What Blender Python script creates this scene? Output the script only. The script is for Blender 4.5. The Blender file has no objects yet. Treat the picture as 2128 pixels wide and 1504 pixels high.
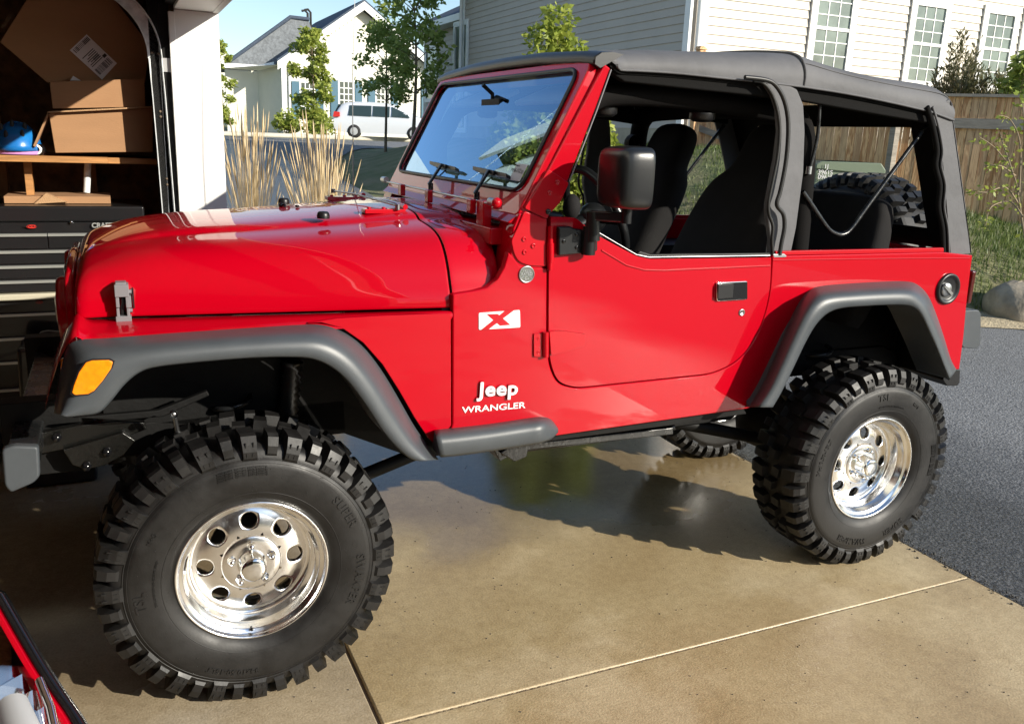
import bpy, bmesh, math, random
from math import sin, cos, pi, radians, sqrt, atan2
from mathutils import Vector, Matrix, Euler
random.seed(7)
SC = bpy.context.scene
COL = SC.collection

# ---------------------------------------------------------------- camera, light, sky
CAM_LOC = Vector((-0.2901, -3.08952, 1.62581))
CAM_ROT = Euler((1.31557, -0.03735, -0.42679), 'XYZ')
FPX = 1783.9
cd = bpy.data.cameras.new('camera'); cam = bpy.data.objects.new('camera', cd); COL.objects.link(cam)
cam.location = CAM_LOC; cam.rotation_euler = CAM_ROT
cd.sensor_width = 36; cd.lens = FPX/2128*36; cd.clip_start = 0.05; cd.clip_end = 3000
SC.camera = cam
SUN_DIR = Vector((1.48, -1.95, 1.0)).normalized()
sl = bpy.data.lights.new('sun', 'SUN'); sl.energy = 4.6; sl.angle = radians(0.5); sl.color = (1, .93, .80)
so = bpy.data.objects.new('sun', sl); COL.objects.link(so)
so.rotation_euler = SUN_DIR.to_track_quat('Z', 'Y').to_euler()
W = bpy.data.worlds.new('World'); SC.world = W; W.use_nodes = True
nt = W.node_tree; bgn = nt.nodes['Background']
sky = nt.nodes.new('ShaderNodeTexSky'); sky.sky_type = 'NISHITA'; sky.sun_disc = False
sky.sun_elevation = math.asin(SUN_DIR.z); sky.sun_rotation = atan2(SUN_DIR.x, SUN_DIR.y)
sky.air_density = 1.0; sky.dust_density = .4; sky.ozone_density = 2.0
nt.links.new(sky.outputs[0], bgn.inputs[0]); bgn.inputs[1].default_value = 0.11
SC.view_settings.view_transform = 'Standard'; SC.view_settings.look = 'None'
SC.view_settings.exposure = 0.70; SC.view_settings.gamma = 1

RM = CAM_ROT.to_matrix()
def ray(u, v): return RM @ Vector(((u-1064)/FPX, -(v-752)/FPX, -1))
def V(u, v, Y):                       # point at depth plane y = Y
    d = ray(u, v); return CAM_LOC + d*((Y-CAM_LOC.y)/d.y)
def VX(u, v, X):
    d = ray(u, v); return CAM_LOC + d*((X-CAM_LOC.x)/d.x)
def VZ(u, v, Z=0):
    d = ray(u, v); return CAM_LOC + d*((Z-CAM_LOC.z)/d.z)
FW = Vector((sin(.42679), cos(.42679), 0)); RT = Vector((FW.y, -FW.x, 0))
def VD(u, v, D):                      # point at horizontal forward distance D
    d = ray(u, v); return CAM_LOC + d*(D/(d.x*FW.x+d.y*FW.y))

# ---------------------------------------------------------------- materials
MT = {}
def mat(name, col, rough=.5, metal=0, coat=0, coatr=.03, var=0, vscale=6, bump=0, bscale=40, spec=.5, emit=None, rvar=0, stretch=None, col2=None, detail=6, bdist=.01):
    m = bpy.data.materials.new(name); m.use_nodes = True; n = m.node_tree; b = n.nodes['Principled BSDF']; L = n.links
    b.inputs['Base Color'].default_value = (*col, 1); b.inputs['Roughness'].default_value = rough
    b.inputs['Metallic'].default_value = metal; b.inputs['Coat Weight'].default_value = coat
    b.inputs['Coat Roughness'].default_value = coatr; b.inputs['Specular IOR Level'].default_value = spec
    tc = n.nodes.new('ShaderNodeTexCoord'); src = tc.outputs['Object']
    if stretch:
        mp = n.nodes.new('ShaderNodeMapping'); mp.inputs['Scale'].default_value = stretch; L.new(src, mp.inputs[0]); src = mp.outputs[0]
    if var or col2:
        t = n.nodes.new('ShaderNodeTexNoise'); t.inputs['Scale'].default_value = vscale; t.inputs['Detail'].default_value = detail; t.inputs['Roughness'].default_value = .6
        L.new(src, t.inputs['Vector'])
        r = n.nodes.new('ShaderNodeValToRGB'); r.color_ramp.elements[0].position = .32; r.color_ramp.elements[1].position = .68
        c2 = col2 or tuple(min(1, c*(1+var)) for c in col); c1 = col if col2 else tuple(c*(1-var) for c in col)
        r.color_ramp.elements[0].color = (*c1, 1); r.color_ramp.elements[1].color = (*c2, 1)
        L.new(t.outputs['Fac'], r.inputs[0]); L.new(r.outputs[0], b.inputs['Base Color'])
        if rvar:
            mr = n.nodes.new('ShaderNodeMapRange'); mr.inputs['From Min'].default_value = .3; mr.inputs['From Max'].default_value = .7
            mr.inputs['To Min'].default_value = max(0, rough-rvar); mr.inputs['To Max'].default_value = rough+rvar
            L.new(t.outputs['Fac'], mr.inputs[0]); L.new(mr.outputs[0], b.inputs['Roughness'])
    if bump:
        t2 = n.nodes.new('ShaderNodeTexNoise'); t2.inputs['Scale'].default_value = bscale; t2.inputs['Detail'].default_value = 4
        L.new(src, t2.inputs['Vector']); bp = n.nodes.new('ShaderNodeBump'); bp.inputs['Strength'].default_value = bump; bp.inputs['Distance'].default_value = bdist
        L.new(t2.outputs['Fac'], bp.inputs['Height']); L.new(bp.outputs[0], b.inputs['Normal'])
    if emit: b.inputs['Emission Color'].default_value = (*emit, 1); b.inputs['Emission Strength'].default_value = 1
    MT[name] = m; return m
mat('red_paint', (.405, .0001, .0085), .4, coat=.9, coatr=.012, bump=.07, bscale=1.7, bdist=.02, spec=.04)
MT['red_paint'].node_tree.nodes['Principled BSDF'].inputs['Coat IOR'].default_value = 1.42
mat('red_plain', (.42, .0004, .0075), .35, coat=.6, spec=.15)
mat('flare', (.056, .064, .072), .42, bump=.12, bscale=420, bdist=.002, var=.10, vscale=9)
mat('black_plastic', (.008, .008, .009), .38, bump=.05, bscale=300, bdist=.002)
mat('mirror_plastic', (.009, .010, .011), .30, bump=.06, bscale=380, bdist=.002)
mat('black_seal', (.008, .008, .008), .45)
mat('black_metal', (.012, .013, .014), .28, var=.3, vscale=14, bump=.1, bscale=60, rvar=.12)
mat('black_gloss', (.006, .006, .007), .12)
mat('chassis', (.0055, .0055, .0055), .6, spec=.2, var=.4, vscale=10, bump=.10, bscale=90)
mat('chrome', (.88, .88, .86), .09, 1)
mat('polished_alloy', (.93, .92, .90), .19, 1, rvar=.07, var=.05, vscale=18)
mat('steel', (.42, .43, .44), .35, 1, var=.1)
mat('galvanised', (.72, .75, .76), .5, .05, var=.18, vscale=30)
mat('soft_top', (.090, .090, .096), .72, bump=.30, bscale=9, bdist=.02, var=.14, vscale=5)
mat('fabric_inner', (.006, .0058, .0058), .85, spec=.12, bump=.2, bscale=300)
mat('padding', (.0055, .005, .005), .85, spec=.12, bump=.2, bscale=300)
mat('seat_cloth', (.013, .0125, .013), .85, spec=.2, bump=.3, bscale=500, var=.25, vscale=5)
mat('belt', (.05, .048, .046), .7)
mat('latch_grey', (.17, .165, .18), .5, bump=.05, bscale=300, bdist=.002)
mat('white_decal', (.86, .86, .86), .4)
mat('badge_grey', (.18, .19, .17), .35, .6)
mat('amber', (.85, .24, .005), .18, coat=1, var=.18, vscale=60)
mat('tail_red', (.07, .003, .003), .15, coat=1)
mat('rim_dark', (.02, .02, .02), .5)
mat('white_trim', (.80, .80, .78), .45, var=.03, vscale=3)
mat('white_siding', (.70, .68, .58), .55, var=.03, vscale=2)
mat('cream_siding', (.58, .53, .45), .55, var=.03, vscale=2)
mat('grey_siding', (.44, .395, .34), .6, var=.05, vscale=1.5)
mat('foundation', (.36, .32, .24), .85, var=.15, vscale=4, bump=.3, bscale=20)
mat('shutter_blue', (.05, .13, .19), .5)
mat('window_dark', (.05, .065, .06), .06, spec=.8)
mat('window_pale', (.14, .175, .15), .08, var=.45, vscale=1.2, spec=.8)
mat('cardboard', (.34, .185, .09), .85, var=.08, vscale=2, bump=.12, bscale=60, stretch=(1, 1, 4))
mat('cardboard_edge', (.45, .27, .14), .9, bump=.6, bscale=260)
mat('label_white', (.72, .70, .70), .5)
mat('ink', (.02, .02, .02), .6)
mat('shelf_wood', (.42, .20, .065), .6, var=.3, vscale=5, stretch=(1, 12, 12), bump=.1)
mat('stud_wood', (.26, .13, .05), .75, var=.3, vscale=5, stretch=(10, 10, 1))
mat('osb', (.17, .09, .04), .85, var=.5, vscale=16, bump=.2, bscale=30)
mat('tool_black', (.010, .010, .011), .3, coat=.3, bump=.15, bscale=160, bdist=.003)
mat('tool_trim', (.55, .57, .55), .3, .6)
mat('lip_cream', (.62, .58, .45), .35, .3)
mat('logo_red', (.62, .03, .02), .4)
mat('helmet_blue', (.01, .12, .42), .25, coat=.6, col2=(.015, .2, .55), vscale=9)
mat('pink', (.55, .25, .55), .5)
mat('rock', (.30, .26, .20), .85, var=.35, vscale=4, bump=.6, bscale=10, bdist=.03)
mat('rock_dark', (.15, .11, .075), .9, var=.35, vscale=5, bump=.6, bscale=12, bdist=.03)
mat('roof_shingle', (.055, .075, .11), .85, var=.3, vscale=12, bump=.3, bscale=15)
mat('roof_grey', (.17, .185, .20), .85, var=.3, vscale=8, bump=.3, bscale=15)
mat('van_silver', (.72, .74, .78), .3, .1, coat=.8)
mat('van_glass', (.03, .05, .05), .05, spec=.8)
mat('rubber_far', (.02, .02, .02), .8)
mat('utility_green', (.14, .175, .115), .5, var=.06, vscale=3)
mat('bark', (.16, .12, .08), .9, var=.3, vscale=12, bump=.5, bscale=30)
mat('twig', (.26, .20, .13), .9)
mat('galv_bracket', (.5, .5, .5), .4, .7)
mat('lamp_lens', (.75, .78, .75), .12, spec=.8)
mat('light_grey', (.42, .43, .44), .5)

def leafmat(name, a, b, tr=.35):
    m = bpy.data.materials.new(name); m.use_nodes = True; n = m.node_tree; L = n.links
    bs = n.nodes['Principled BSDF']; bs.inputs['Roughness'].default_value = .5
    g = n.nodes.new('ShaderNodeNewGeometry'); r = n.nodes.new('ShaderNodeValToRGB')
    r.color_ramp.elements[0].color = (*a, 1); r.color_ramp.elements[1].color = (*b, 1)
    L.new(g.outputs['Random Per Island'], r.inputs[0]); L.new(r.outputs[0], bs.inputs['Base Color'])
    t = n.nodes.new('ShaderNodeBsdfTranslucent'); L.new(r.outputs[0], t.inputs[0])
    mx = n.nodes.new('ShaderNodeMixShader'); mx.inputs[0].default_value = tr
    L.new(bs.outputs[0], mx.inputs[1]); L.new(t.outputs[0], mx.inputs[2])
    L.new(mx.outputs[0], n.nodes['Material Output'].inputs[0]); MT[name] = m
leafmat('leaf_green', (.20, .28, .06), (.40, .47, .13), .5)
leafmat('leaf_yellow', (.20, .27, .04), (.42, .46, .09), .45)
leafmat('leaf_dark', (.035, .06, .015), (.10, .13, .04))
leafmat('leaf_olive', (.07, .08, .03), (.20, .18, .09))
leafmat('straw', (.55, .41, .22), (.88, .72, .46), .3)
leafmat('grass_blade', (.05, .10, .02), (.16, .20, .05))

def glassmat(name, tint, ior=1.5, boost=1.0, gc=(1, 1, 1)):
    m = bpy.data.materials.new(name); m.use_nodes = True; n = m.node_tree; L = n.links; n.nodes.remove(n.nodes['Principled BSDF'])
    f = n.nodes.new('ShaderNodeFresnel'); f.inputs[0].default_value = ior
    mu = n.nodes.new('ShaderNodeMath'); mu.operation = 'MULTIPLY'; mu.inputs[1].default_value = boost; mu.use_clamp = True
    t = n.nodes.new('ShaderNodeBsdfTransparent'); t.inputs[0].default_value = (*tint, 1)
    g = n.nodes.new('ShaderNodeBsdfGlossy'); g.inputs['Roughness'].default_value = 0; g.inputs[0].default_value = (*gc, 1)
    mx = n.nodes.new('ShaderNodeMixShader'); L.new(f.outputs[0], mu.inputs[0]); L.new(mu.outputs[0], mx.inputs[0])
    L.new(t.outputs[0], mx.inputs[1]); L.new(g.outputs[0], mx.inputs[2]); L.new(mx.outputs[0], n.nodes['Material Output'].inputs[0]); MT[name] = m
glassmat('windshield_glass', (.66, .80, .86), 1.55, 2.9, (.50, .74, 1.0))
glassmat('clear_lens', (.9, .92, .92), 1.5, 1.5)

def woodfence():
    m = mat('fence_wood', (.3, .17, .08), .8); n = m.node_tree; L = n.links; b = n.nodes['Principled BSDF']
    g = n.nodes.new('ShaderNodeNewGeometry'); tc = n.nodes.new('ShaderNodeTexCoord')
    ad = n.nodes.new('ShaderNodeVectorMath'); ad.operation = 'MULTIPLY_ADD'
    cb = n.nodes.new('ShaderNodeCombineXYZ'); 
    for i in range(3): L.new(g.outputs['Random Per Island'], cb.inputs[i])
    L.new(cb.outputs[0], ad.inputs[0]); ad.inputs[1].default_value = (37, 23, 11); L.new(tc.outputs['Object'], ad.inputs[2])
    mp = n.nodes.new('ShaderNodeMapping'); mp.inputs['Scale'].default_value = (7, 7, .8); L.new(ad.outputs[0], mp.inputs[0])
    w = n.nodes.new('ShaderNodeTexNoise'); w.inputs['Scale'].default_value = 2.2; w.inputs['Detail'].default_value = 3; w.inputs['Distortion'].default_value = 1.2
    L.new(mp.outputs[0], w.inputs['Vector'])
    mm = n.nodes.new('ShaderNodeMath'); mm.operation = 'MULTIPLY'; mm.inputs[1].default_value = 26; L.new(w.outputs['Fac'], mm.inputs[0])
    sn = n.nodes.new('ShaderNodeMath'); sn.operation = 'SINE'; L.new(mm.outputs[0], sn.inputs[0])
    r = n.nodes.new('ShaderNodeValToRGB'); r.color_ramp.elements[0].color = (.46, .22, .09, 1); r.color_ramp.elements[1].color = (.80, .50, .25, 1)
    mr = n.nodes.new('ShaderNodeMapRange'); mr.inputs['From Min'].default_value = -1; L.new(sn.outputs[0], mr.inputs[0]); L.new(mr.outputs[0], r.inputs[0])
    mx = n.nodes.new('ShaderNodeMix'); mx.data_type = 'RGBA'; mx.inputs[7].default_value = (.50, .37, .23, 1)
    rr = n.nodes.new('ShaderNodeMapRange'); rr.inputs['From Min'].default_value = .35; rr.inputs['To Max'].default_value = .5; L.new(g.outputs['Random Per Island'], rr.inputs[0])
    L.new(rr.outputs[0], mx.inputs[0]); L.new(r.outputs[0], mx.inputs[6]); L.new(mx.outputs[2], b.inputs['Base Color'])
woodfence()

# ---------------------------------------------------------------- mesh builder
class MB:
    def __init__(s): s.v = []; s.f = []; s.sm = []
    def add(s, vs, fs, smooth=False):
        o = len(s.v); s.v += [tuple(p) for p in vs]; s.f += [tuple(i+o for i in f) for f in fs]; s.sm += [smooth]*len(fs); return s
    def box(s, a, b):
        x0, y0, z0 = a; x1, y1, z1 = b
        return s.add([(x0,y0,z0),(x1,y0,z0),(x1,y1,z0),(x0,y1,z0),(x0,y0,z1),(x1,y0,z1),(x1,y1,z1),(x0,y1,z1)],
            [(0,3,2,1),(4,5,6,7),(0,1,5,4),(1,2,6,5),(2,3,7,6),(3,0,4,7)])
    def obox(s, c, ax, ay, az):      # oriented box: centre + three half axes
        c = Vector(c); ax = Vector(ax); ay = Vector(ay); az = Vector(az); P = []
        for k in (-1, 1):
            for (i, j) in ((-1,-1),(1,-1),(1,1),(-1,1)): P.append(c+ax*i+ay*j+az*k)
        return s.add(P, [(0,3,2,1),(4,5,6,7),(0,1,5,4),(1,2,6,5),(2,3,7,6),(3,0,4,7)])
    def prism(s, pts, off):          # polygon (3D points) extruded by vector
        off = Vector(off); n = len(pts); P = [Vector(p) for p in pts]; Q = [p+off for p in P]
        nrm = Vector((0,0,0))
        for i in range(n): nrm += P[i].cross(P[(i+1) % n])
        fs = [tuple(range(n)), tuple(range(2*n-1, n-1, -1))] + [((i+1) % n, i, n+i, n+(i+1) % n) for i in range(n)]
        if nrm.dot(off) > 0: fs = [tuple(reversed(f)) for f in fs]
        return s.add(P+Q, fs)
    def grid(s, rows, closed=False, smooth=True, flip=False):
        m = len(rows[0]); P = [p for r in rows for p in r]; fs = []
        for i in range(len(rows)-1):
            for j in range(m if closed else m-1):
                a = i*m+j; b = i*m+(j+1) % m; f = (a, b, b+m, a+m); fs.append(tuple(reversed(f)) if flip else f)
        return s.add(P, fs, smooth)
    def tube(s, path, r, n=10, cap=True):
        path = [Vector(p) for p in path]; rr = r if isinstance(r, (list, tuple)) else [r]*len(path); rows = []; up = None
        for i, p in enumerate(path):
            t = (path[min(i+1, len(path)-1)]-path[max(i-1, 0)]).normalized()
            if up is None: up = t.orthogonal().normalized()
            up = (up-t*up.dot(t)).normalized(); sd = t.cross(up)
            rows.append([p+(up*cos(2*pi*k/n)+sd*sin(2*pi*k/n))*rr[i] for k in range(n)])
        s.grid(rows, True)
        if cap:
            o = len(s.v); s.v += [tuple(q) for q in rows[0]]+[tuple(q) for q in rows[-1]]
            s.f += [tuple(range(o+n-1, o-1, -1)), tuple(range(o+n, o+2*n))]; s.sm += [False, False]
        return s
    def lathe(s, prof, c, axis='y', n=48, smooth=True, flip=False):   # prof: (axial, radius)
        rows = []
        for a, r in prof:
            row = []
            for k in range(n):
                t = 2*pi*k/n
                if axis == 'y': row.append((c[0]+r*cos(t), c[1]+a, c[2]+r*sin(t)))
                elif axis == 'z': row.append((c[0]+r*cos(t), c[1]+r*sin(t), c[2]+a))
                else: row.append((c[0]+a, c[1]+r*cos(t), c[2]+r*sin(t)))
            rows.append(row)
        return s.grid(rows, True, smooth, flip)
    def ball(s, c, r, n=12, m=8):
        r = r if isinstance(r, (tuple, list)) else (r, r, r); rows = []
        for i in range(m+1):
            ph = -pi/2+pi*i/m; rows.append([(c[0]+r[0]*cos(ph)*cos(2*pi*k/n), c[1]+r[1]*cos(ph)*sin(2*pi*k/n), c[2]+r[2]*sin(ph)) for k in range(n)])
        return s.grid(rows, True)
    def mirror(s):
        o = len(s.v); nf = len(s.f); s.v += [(x, -y, z) for (x, y, z) in s.v]
        s.f += [tuple(reversed([i+o for i in f])) for f in s.f[:nf]]; s.sm += s.sm[:nf]; return s
    def parts(s):
        par = list(range(len(s.v)))
        def fd(i):
            while par[i] != i: par[i] = par[par[i]]; i = par[i]
            return i
        for f in s.f:
            for i in f[1:]: par[fd(i)] = fd(f[0])
        gr = {}
        for f, q in zip(s.f, s.sm): gr.setdefault(fd(f[0]), []).append((f, q))
        out = []
        for k in gr:
            b = MB(); mp = {}
            for f, q in gr[k]:
                for i in f:
                    if i not in mp: mp[i] = len(b.v); b.v.append(s.v[i])
                b.f.append(tuple(mp[i] for i in f)); b.sm.append(q)
            out.append(b)
        return out
    def split(s, name, m, parent=None, tube=False, **k):    # one object per separate piece
        ps = s.parts()
        if tube:                                             # a tube and its two end caps belong together
            body = [p for p in ps if len(p.f) > 1]; caps = [p for p in ps if len(p.f) == 1]
            for c in caps:
                cc = sum((Vector(q) for q in c.v), Vector())/len(c.v)
                b = min(body, key=lambda q: min((Vector(x)-cc).length for x in q.v)); o = len(b.v); b.v += c.v; b.f += [tuple(i+o for i in c.f[0])]; b.sm += c.sm
            ps = body
        return [p.build(name, m, parent, **k) for p in ps][0]
    def build(s, name, m, parent=None, bevel=0, seg=2, sub=0, solid=0, weld=False, ang=35, sharp=None):
        me = bpy.data.meshes.new(name); me.from_pydata(s.v, [], s.f); me.validate()
        ms = m if isinstance(m, (list, tuple)) else [m]
        for q in ms: me.materials.append(MT[q])
        if len(me.polygons) == len(s.sm): me.polygons.foreach_set('use_smooth', [True if (bevel or sub) else q for q in s.sm])
        if weld:
            bm = bmesh.new(); bm.from_mesh(me); bmesh.ops.remove_doubles(bm, verts=bm.verts, dist=1e-5); bmesh.ops.recalc_face_normals(bm, faces=bm.faces); bm.to_mesh(me); bm.free()
        o = bpy.data.objects.new(name, me); COL.objects.link(o)
        if parent: o.parent = parent; 
        if solid: q = o.modifiers.new('s', 'SOLIDIFY'); q.thickness = solid; q.offset = -1
        if sub: q = o.modifiers.new('u', 'SUBSURF'); q.levels = sub; q.render_levels = sub
        if bevel:
            q = o.modifiers.new('b', 'BEVEL'); q.width = bevel; q.segments = seg; q.limit_method = 'ANGLE'; q.angle_limit = radians(ang); q.harden_normals = True
        return o
def tag(o, label=None, cat=None, group=None, kind=None):
    if label: o['label'] = label
    if cat: o['category'] = cat
    if group: o['group'] = group
    if kind: o['kind'] = kind
    return o
def empty(name, loc=(0,0,0), label=None, cat=None, group=None):
    o = bpy.data.objects.new(name, None); COL.objects.link(o); o.location = loc; o.empty_display_size = .1; return tag(o, label, cat, group)
def copy_tree(o, parent=None):
    c = o.copy(); COL.objects.link(c); c.parent = parent
    for ch in list(o.children): copy_tree(ch, c)
    return c
def spline(pts, n=6, closed=False):   # Catmull-Rom
    P = [Vector(p) for p in pts]; out = []; m = len(P)
    for i in range(m if closed else m-1):
        p0 = P[(i-1) % m] if closed or i > 0 else P[0]; p1 = P[i]; p2 = P[(i+1) % m]; p3 = P[(i+2) % m] if closed or i+2 < m else P[-1]
        for k in range(n):
            t = k/n; out.append(.5*((2*p1)+(p2-p0)*t+(2*p0-5*p1+4*p2-p3)*t*t+(3*p1-p0-3*p2+p3)*t**3))
    if not closed: out.append(P[-1])
    return out
def rnd(pts, r, n=5):                 # round the corners of a polygon; r number or list
    P = [Vector(p) for p in pts]; m = len(P); out = []
    for i in range(m):
        a = P[(i-1) % m]; b = P[i]; c = P[(i+1) % m]; rr = r[i] if isinstance(r, (list, tuple)) else r
        if rr <= 0: out.append(b); continue
        da = (a-b); dc = (c-b); q = min(rr, da.length*.48, dc.length*.48); s = b+da.normalized()*q; e = b+dc.normalized()*q
        for k in range(n+1): t = k/n; out.append(s*(1-t)**2+b*2*t*(1-t)+e*t*t)
    return out
def offs_xz(P, d):                    # offset polygon in the xz plane (positive = outward)
    n = len(P); A = sum(P[i].x*P[(i+1) % n].z-P[(i+1) % n].x*P[i].z for i in range(n)); sg = 1 if A > 0 else -1; out = []
    for i in range(n):
        a = P[i-1]; b = P[i]; c = P[(i+1) % n]
        t = (c-a); t.y = 0; t.normalize(); out.append(Vector((b.x+sg*t.z*d, b.y, b.z-sg*t.x*d)))
    return out
def text_obj(s, name, m, origin, xd, ud, size, ext=.002, parent=None, sx=1, align='LEFT', bold=0, shear=0, spacing=1):
    cu = bpy.data.curves.new('t', 'FONT'); cu.body = s; cu.size = size; cu.extrude = ext; cu.align_x = align; cu.offset = bold; cu.shear = shear; cu.space_character = spacing
    t = bpy.data.objects.new('t', cu); COL.objects.link(t); dg = bpy.context.evaluated_depsgraph_get()
    me = bpy.data.meshes.new_from_object(t.evaluated_get(dg)); bpy.data.objects.remove(t)
    xd = Vector(xd).normalized(); ud = Vector(ud); ud = (ud-xd*ud.dot(xd)).normalized(); nd = xd.cross(ud); o = Vector(origin)
    for q in me.vertices: c = q.co.copy(); q.co = o+xd*c.x*sx+ud*c.y+nd*c.z
    me.materials.clear(); me.materials.append(MT[m]); ob = bpy.data.objects.new(name, me); COL.objects.link(ob)
    if parent: ob.parent = parent
    return ob
# ================================================================ THE OFF-ROAD CAR
car = empty('off_road_car', (0,0,0), 'lifted red off-road car with black soft top, grey flares and big knobbly tyres', 'car')
BY = -.70
def lerp(a, b, t): return a+(b-a)*t
def interp(tab, x):
    if x <= tab[0][0]: return tab[0][1]
    for (x0, y0), (x1, y1) in zip(tab, tab[1:]):
        if x <= x1: return y0+(y1-y0)*(x-x0)/(x1-x0)
    return tab[-1][1]
def L3(pts, Y): return [V(u, v, Y) for u, v in pts]
def mir(P): return [Vector((p.x, -p.y, p.z)) for p in P]
def both(name, P, off, m, parent, bevel=0, mirror=True, seg=2):   # near part + its mirrored far twin
    o = MB().prism(P, off).build(name, m, parent, bevel, seg)
    if mirror: MB().prism(mir(P), (off[0], -off[1], off[2])).build(name, m, parent, bevel, seg)
    return o

# ---------------- wheel (centre at origin, outer face towards -y)
def make_wheel(root):
    # tyre
    half = [(-.098,.205),(-.110,.2125),(-.123,.228),(-.1315,.252),(-.1345,.285),(-.1325,.318),(-.128,.338),(-.1255,.3395),(-.1245,.344),(-.119,.362),(-.104,.377),(-.055,.383),(0,.385)]
    prof = half+[(-a, r) for a, r in reversed(half[:-1])]
    t = MB(); t.lathe(prof, (0,0,0), 'y', 96)
    side = [(r, a) for a, r in half[:10]]
    def ring(r0, w, h):
        a = -interp([(r, -aa) for r, aa in side], r0); t.lathe([(a+.001, r0-w), (a-h, r0-w*.5), (a-h, r0+w*.5), (a+.001, r0+w)], (0,0,0), 'y', 96)
    ring(.3415, .0022, .0022); ring(.245, .0012, .0008); ring(.331, .0010, .0008)
    N = 40
    def lug(th, w, pr, inner, mirror, skew=0):
        rows = []
        for s_, ww in ((-1, w), (1, w)):
            row = []
            for k, (a, r) in enumerate(pr): 
                an = th+s_*ww*(1.12 if k in (0, len(pr)-1) else .88)*.5+skew*(a+.13); aa = -a if mirror else a
                row.append((r*cos(an), aa, r*sin(an)))
            rows.append(row)
        n = len(pr); P = rows[0]+rows[1]
        fs = [(i, i+1, n+i+1, n+i) for i in range(n-1)]+[tuple(range(n-1, -1, -1)), tuple(range(n, 2*n))]
        if mirror: fs = [tuple(reversed(f)) for f in fs]
        t.add(P, fs)
    long_ = [(-.126,.338),(-.1335,.348),(-.1345,.366),(-.130,.385),(-.118,.4075),(-.104,.4115),(-.052,.4125),(-.046,.382),(-.10,.374)]
    short = [(-.122,.350),(-.129,.358),(-.1285,.380),(-.118,.4035),(-.105,.4105),(-.066,.4125),(-.060,.382),(-.10,.374)]
    for k in range(N):
        for mi in (False, True):
            th = 2*pi*(k+(.5 if mi else 0))/N
            if k % 2 == 0:
                lug(th, radians(6.5), long_, 0, mi, .25)
                for (ra, rb, w2, d) in ((.3525,.3625,1.2,.0022), (.379,.392,1.5,.0020)):   # moulded rim of the lug
                    a0 = -.134 if ra < .37 else -.1315; s = -1 if not mi else 1
                    for e in (-1, 1):
                        an = th+radians(w2*e); c = ((ra+rb)/2*cos(an), -s*a0*1.0*(-1)*-1 if False else (a0 if not mi else -a0), (ra+rb)/2*sin(an))
                        rd = Vector((cos(an), 0, sin(an))); tg = Vector((-sin(an), 0, cos(an)))
                        t.obox(c, rd*(rb-ra)/2, tg*.0012, Vector((0, .0022, 0)))
            else: lug(th+radians(random.uniform(-.5,.5)), radians(4.6), short, 0, mi, .25)
    for k in range(N):   # centre blocks
        th = 2*pi*(k+.25)/N; s = 1 if k % 2 else -1; c0 = s*.018
        P = []; 
        for r in (.380, .4125):
            for (da, dt) in ((-.026,-2.6),(.020,-3.2),(.028,2.4),(-.018,3.1)):
                an = th+radians(dt)*(1 if r < .4 else .85); P.append((r*cos(an), c0+da*(1 if r < .4 else .9), r*sin(an)))
        t.add(P, [(0,1,2,3),(7,6,5,4),(0,4,5,1),(1,5,6,2),(2,6,7,3),(3,7,4,0)])
    def letters(s, th0, r0, size, sp=1.15, sx=1.0):
        cu = bpy.data.curves.new('t', 'FONT'); cu.body = s; cu.size = size; cu.extrude = .0022; cu.align_x = 'CENTER'; cu.offset = .0004; cu.space_character = sp; cu.resolution_u = 3
        ob = bpy.data.objects.new('t', cu); COL.objects.link(ob); me = bpy.data.meshes.new_from_object(ob.evaluated_get(bpy.context.evaluated_depsgraph_get())); bpy.data.objects.remove(ob)
        vs = []
        for q in me.vertices:
            r = r0+q.co.y-size*.35; an = th0-q.co.x*sx/r0; a = -interp([(rr, -aa) for rr, aa in side], r); vs.append((r*cos(an), a-.0005-q.co.z, r*sin(an)))
        t.add(vs, [tuple(p.vertices) for p in me.polygons]); bpy.data.meshes.remove(me)
    letters('SUPER', radians(31), .303, .036, 1.2, .95); letters('SWAMPER', radians(-13), .303, .036, 1.15, .9); letters('TSL', radians(186), .303, .038, 1.1)
    letters('34x10.50-15LT', radians(-104), .305, .022, 1.1); letters('M+S', radians(150), .300, .018); 
    for k, q in enumerate((.322, .315, .308, .301)): letters('MADE IN USA  TUBELESS  LOAD RANGE C', radians(94), q, .0065, 1.1)
    letters('MAX LOAD 2150 LBS AT 35 PSI COLD', radians(176), .264, .0075, 1.1)
    for k in range(140):    # water drops stuck to the rubber
        th = random.uniform(0, 2*pi); r = random.uniform(.22, .338); a = -interp([(rr, -aa) for rr, aa in side], r); q = random.uniform(.0007, .0017)
        t.ball((r*cos(th), a, r*sin(th)), (q, q*.6, q), 5, 4)
    t.build('tyre', 'tyre', root)
    # rim barrel + lip
    r_ = MB()
    r_.lathe([(-.088,.2035),(-.098,.2125),(-.109,.2135),(-.1155,.2105),(-.1165,.207),(-.1135,.2035),(-.106,.2015),(-.102,.198),(-.1005,.190),(-.096,.1865),(-.078,.184),(-.074,.1795),(-.070,.178),(-.045,.1755),(-.038,.172),(-.034,.166),(-.033,.160)], (0,0,0), 'y', 96)
    r_.lathe([(-.034,.172),(.02,.168),(.07,.178),(.10,.200),(.112,.209),(.112,.203),(.075,.184),(.02,.172),(-.03,.168)], (0,0,0), 'y', 64)
    # disc with eight holes: radial patches
    NH = 8; RH = .1265; hr = .0235; ri = .085; ro = .160
    def fa(r): return -.052+(r-ri)/(ro-ri)*.019 - .004*sin(pi*(r-ri)/(ro-ri))
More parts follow.
